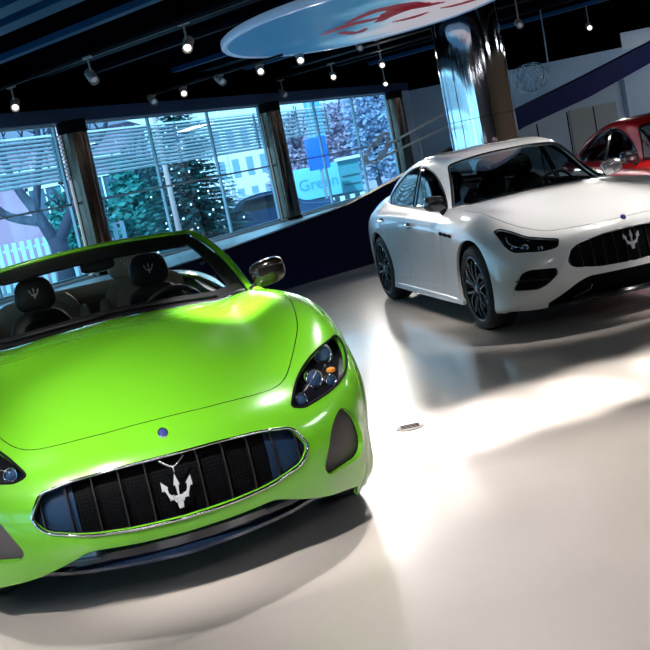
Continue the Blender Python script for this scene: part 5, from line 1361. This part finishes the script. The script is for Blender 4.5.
far_tree('pink_tree', 'pinkish frosted tree just right of the second column', -.1, 42, (.9, .9, 3.4), 1800, PINKL, 23, .11)
def house():
    root = thing('pink_house', 'pink rendered house with a white framed window behind the bare tree', 'house', (-7.6, 34, -.25))
    b = bmesh.new(); box(b, (0, 2.5, 2.1), (5.4, 5, 4.2)); put('walls', b, om('pink_render', (.42, .25, .36), .8, .1, .8), root)
    b = bmesh.new(); P = [(-3.0, 4.2), (3.0, 4.2), (0, 5.6)]; M = Matrix(((1, 0, 0, 0), (0, 0, 1, 0), (0, 1, 0, 0), (0, 0, 0, 1))); prism(b, P, -.3, 5.2, M); bmesh.ops.recalc_face_normals(b, faces=b.faces[:]); put('roof', b, om('slate_roof', (.20, .22, .30)), root)
    for x in (-.05, 1.75):
        b = bmesh.new()
        for c, s in (((x, -.03, 2.8), (1.2, .08, .10)), ((x, -.03, 1.75), (1.2, .08, .10)), ((x-.55, -.03, 2.3), (.10, .08, 1.1)), ((x+.55, -.03, 2.3), (.10, .08, 1.1)), ((x, -.03, 2.3), (.05, .06, 1.0))): box(b, c, s)
        w = put('window', b, om('white_trim', (.72, .80, .86)), root); b = bmesh.new(); box(b, (x, .0, 2.3), (1.0, .04, 1.0)); put('pane', b, mat('far_glass', (.06, .12, .18), .1), w)
    b = bmesh.new(); box(b, (0, -.2, 3.35), (5.5, .3, .12)); put('cornice', b, om('white_trim', (.72, .80, .86)), root)
house()
def fence(label, x0, x1, y, h, n):
    root = thing('picket_fence', label, 'fence', ((x0+x1)/2, y, -.25)); w = x1-x0
    for k in range(n):
        b = bmesh.new(); box(b, (-w/2+w*k/(n-1), 0, h/2), (.12, .05, h)); put('picket', b, om('pale_blue_board', (.45, .66, .80)), root)
    for z in (.3*h, .85*h):
        b = bmesh.new(); box(b, (0, .04, z), (w, .04, .07)); put('rail', b, om('pale_blue_board', (.45, .66, .80)), root)
fence('pale blue picket fence outside beneath the bare tree', -9.6, -5.0, 30.5, 1.35, 22)
def white_building():
    root = thing('white_building', 'white block with pale window strips right of the conifer', 'building', (-2.1, 48, -.25))
    b = bmesh.new(); box(b, (0, 2, 2.4), (2.7, 4, 4.8)); put('walls', b, om('white_render', (.78, .82, .90), .8, .06), root)
    for i in range(4):
        for j in range(3):
            b = bmesh.new(); box(b, (-.95+.62*i, 0, 1.0+1.3*j), (.3, .06, .8)); put('window', b, mat('far_glass2', (.22, .38, .55), .15), root)
white_building()
def far_block(name, label, x, y, w, h, col, m2):
    root = thing(name, label, 'building', (x, y, -.25)); b = bmesh.new(); box(b, (0, 3, h/2), (w, 6, h)); put('walls', b, om(name+'_render', col, .8, .12, .5), root)
    n = max(2, int(w/1.6))
    for i in range(n):
        for j in range(int(h/1.8)):
            b = bmesh.new(); box(b, (-w/2+w*(i+.5)/n, 0, 1.2+1.8*j), (.7, .06, .95)); put('window', b, m2, root)
far_block('lilac_block', 'long lilac facade far behind the blue sign', 2.5, 56, 9, 4.6, (.50, .45, .62), mat('far_glass2', (.22, .38, .55), .15))
far_block('pale_block', 'pale teal building behind the trees left of the conifer', -9.5, 52, 8, 4.2, (.32, .52, .60), mat('far_glass2', (.22, .38, .55), .15))
def text_bm(body, size, ext):
    cu = bpy.data.curves.new('t', 'FONT'); cu.body = body; cu.size = size; cu.extrude = ext; cu.align_x = 'CENTER'; cu.align_y = 'CENTER'
    o = bpy.data.objects.new('t', cu); COL.objects.link(o); dg = bpy.context.evaluated_depsgraph_get(); me = bpy.data.meshes.new_from_object(o.evaluated_get(dg))
    bpy.data.objects.remove(o); bm = bmesh.new(); bm.from_mesh(me); bpy.data.meshes.remove(me)
    bmesh.ops.transform(bm, matrix=Matrix.Rotation(pi/2, 4, 'X'), verts=bm.verts[:]); return bm
def trailer():
    root = thing('billboard_trailer', 'teal advertising trailer with blue lettering below the blue sign', 'trailer', (.68, 36, -.25), radians(0))
    b = bmesh.new(); box(b, (0, .6, 1.22), (1.55, 1.2, 1.05), bevel=.05); put('box_body', b, om('teal_panel', (.16, .52, .62), .5, .15), root, 40)
    b = text_bm('Green', .52, .01); o = put('lettering', b, mat('lettering_blue', (.05, .30, .62), .5), root); o.location = (.05, -.01, 1.18)
    b = bmesh.new(); box(b, (0, .6, .60), (1.7, 1.2, .12)); put('chassis', b, om('dark_steel', (.04, .06, .09)), root)
    for x in (-.5, .5):
        b = bmesh.new(); lathe(b, [(0, -.08), (.28, -.08), (.3, -.04), (.3, .08), (0, .08)], 20, Matrix.Translation((x, .05, .30)) @ Matrix.Rotation(pi/2, 4, 'X')); put('wheel', b, RUBBER, root)
trailer()
def sign():
    root = thing('blue_sign', 'bright blue rectangular sign on a pale blue mast', 'sign', (.85, 34, -.25))
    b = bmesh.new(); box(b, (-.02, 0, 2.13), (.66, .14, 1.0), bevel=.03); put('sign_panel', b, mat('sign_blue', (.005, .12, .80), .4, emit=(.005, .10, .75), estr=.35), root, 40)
    b = bmesh.new(); box(b, (.10, .1, 3.3), (.50, .12, 1.5)); put('mast_panel', b, om('mast_blue', (.12, .42, .85)), root)
    b = bmesh.new(); tube(b, [(0, .05, 0), (0, .05, 4.2)], .05, 10); put('mast', b, om('mast_grey', (.3, .4, .5)), root)
sign()
def kiosk():
    root = thing('teal_kiosk', 'teal shuttered kiosk standing right of the billboard trailer', 'kiosk', (1.92, 38, -.25))
    b = bmesh.new(); box(b, (0, .6, .95), (.72, 1.2, 1.6)); put('kiosk_body', b, om('kiosk_teal', (.07, .30, .36)), root)
    b = bmesh.new(); box(b, (0, .5, 1.8), (.86, 1.4, .10)); put('kiosk_roof', b, om('white_trim', (.72, .80, .86)), root)
    for z in (.6, .9, 1.2):
        b = bmesh.new(); box(b, (0, -.02, z), (.6, .03, .03)); put('shutter_bar', b, om('dark_steel', (.04, .06, .09)), root)
kiosk()
def parked(label, x, y, col, rz=0, group='cars parked in the street'):
    root = thing('parked_car', label, 'car', (x, y, -.243), rz, group); m = mat('street_'+label.split()[0]+label.split()[1], col, .3, coat=.6)
    prof = [(-1.9, .30), (-1.95, .62), (-1.75, .80), (-1.25, .88), (-.75, 1.28), (.35, 1.32), (.95, .92), (1.7, .80), (1.92, .58), (1.9, .30)]
    b = bmesh.new(); P = [(q.x, q.y) for q in spline([(x_, z_, 0) for x_, z_ in prof], 4)]; M = Matrix(((1, 0, 0, 0), (0, 0, 1, 0), (0, 1, 0, 0), (0, 0, 0, 1)))
    prism(b, P, -.80, .80, M, bevel=.0); bmesh.ops.recalc_face_normals(b, faces=b.faces[:]); bmesh.ops.bevel(b, geom=[e for e in b.edges if e.calc_face_angle(0) > 1.2], offset=.09, segments=3, affect='EDGES')
    put('body', b, m, root, 35)
    b = bmesh.new(); prism(b, [(-1.12, .90), (-.70, 1.22), (.32, 1.25), (.80, .92)], -.81, .81, M); bmesh.ops.recalc_face_normals(b, faces=b.faces[:]); put('side_windows', b, BLACK, root)
    for x_ in (-1.2, 1.2):
        for s in (-1, 1):
            b = bmesh.new(); lathe(b, [(0, -.1), (.27, -.1), (.30, -.06), (.30, .06), (.27, .1), (0, .1)], 20, Matrix.Translation((x_, s*.72, .30)) @ Matrix.Rotation(pi/2, 4, 'X')); put('wheel', b, RUBBER, root)
parked('dark blue hatchback parked right of the conifer', -1.0, 30.5, (.01, .05, .14), .3)
parked('light grey car parked far behind the conifer', -2.6, 38.5, (.55, .62, .68), .2)
def barrier():
    root = thing('striped_barrier', 'low dark and white striped barrier in front of the teal trailer', 'barrier', (.75, 33.5, -.25), .12)
    for k in range(16):
        b = bmesh.new(); box(b, (-1.2+.16*k, 0, .62), (.15, .10, .16)); put('barrier_block', b, om('white_trim', (.72, .80, .86)) if k % 2 else om('dark_steel', (.04, .06, .09)), root)
    for x in (-1.1, 0, 1.1):
        b = bmesh.new(); box(b, (x, .02, .27), (.07, .07, .54)); put('barrier_leg', b, om('dark_steel', (.04, .06, .09)), root)
barrier()
def lamp_post(label, x, y, h, m):
    root = thing('street_pole', label, 'pole', (x, y, -.25)); b = bmesh.new(); tube(b, [(0, 0, 0), (0, 0, h)], [.07, .05], 10); put('shaft', b, m, root)
    b = bmesh.new(); lathe(b, [(0, 0), (.12, 0), (.10, .12), (.07, .14)], 12); put('pole_base', b, m, root)
lamp_post('beige pole rising through the upper left of the conifer', -2.85, 25.0, 5.0, om('beige_pole', (.50, .36, .36)))
lamp_post('thin white pole in front of the white block', -1.9, 33.0, 5.0, om('white_trim', (.72, .80, .86)))
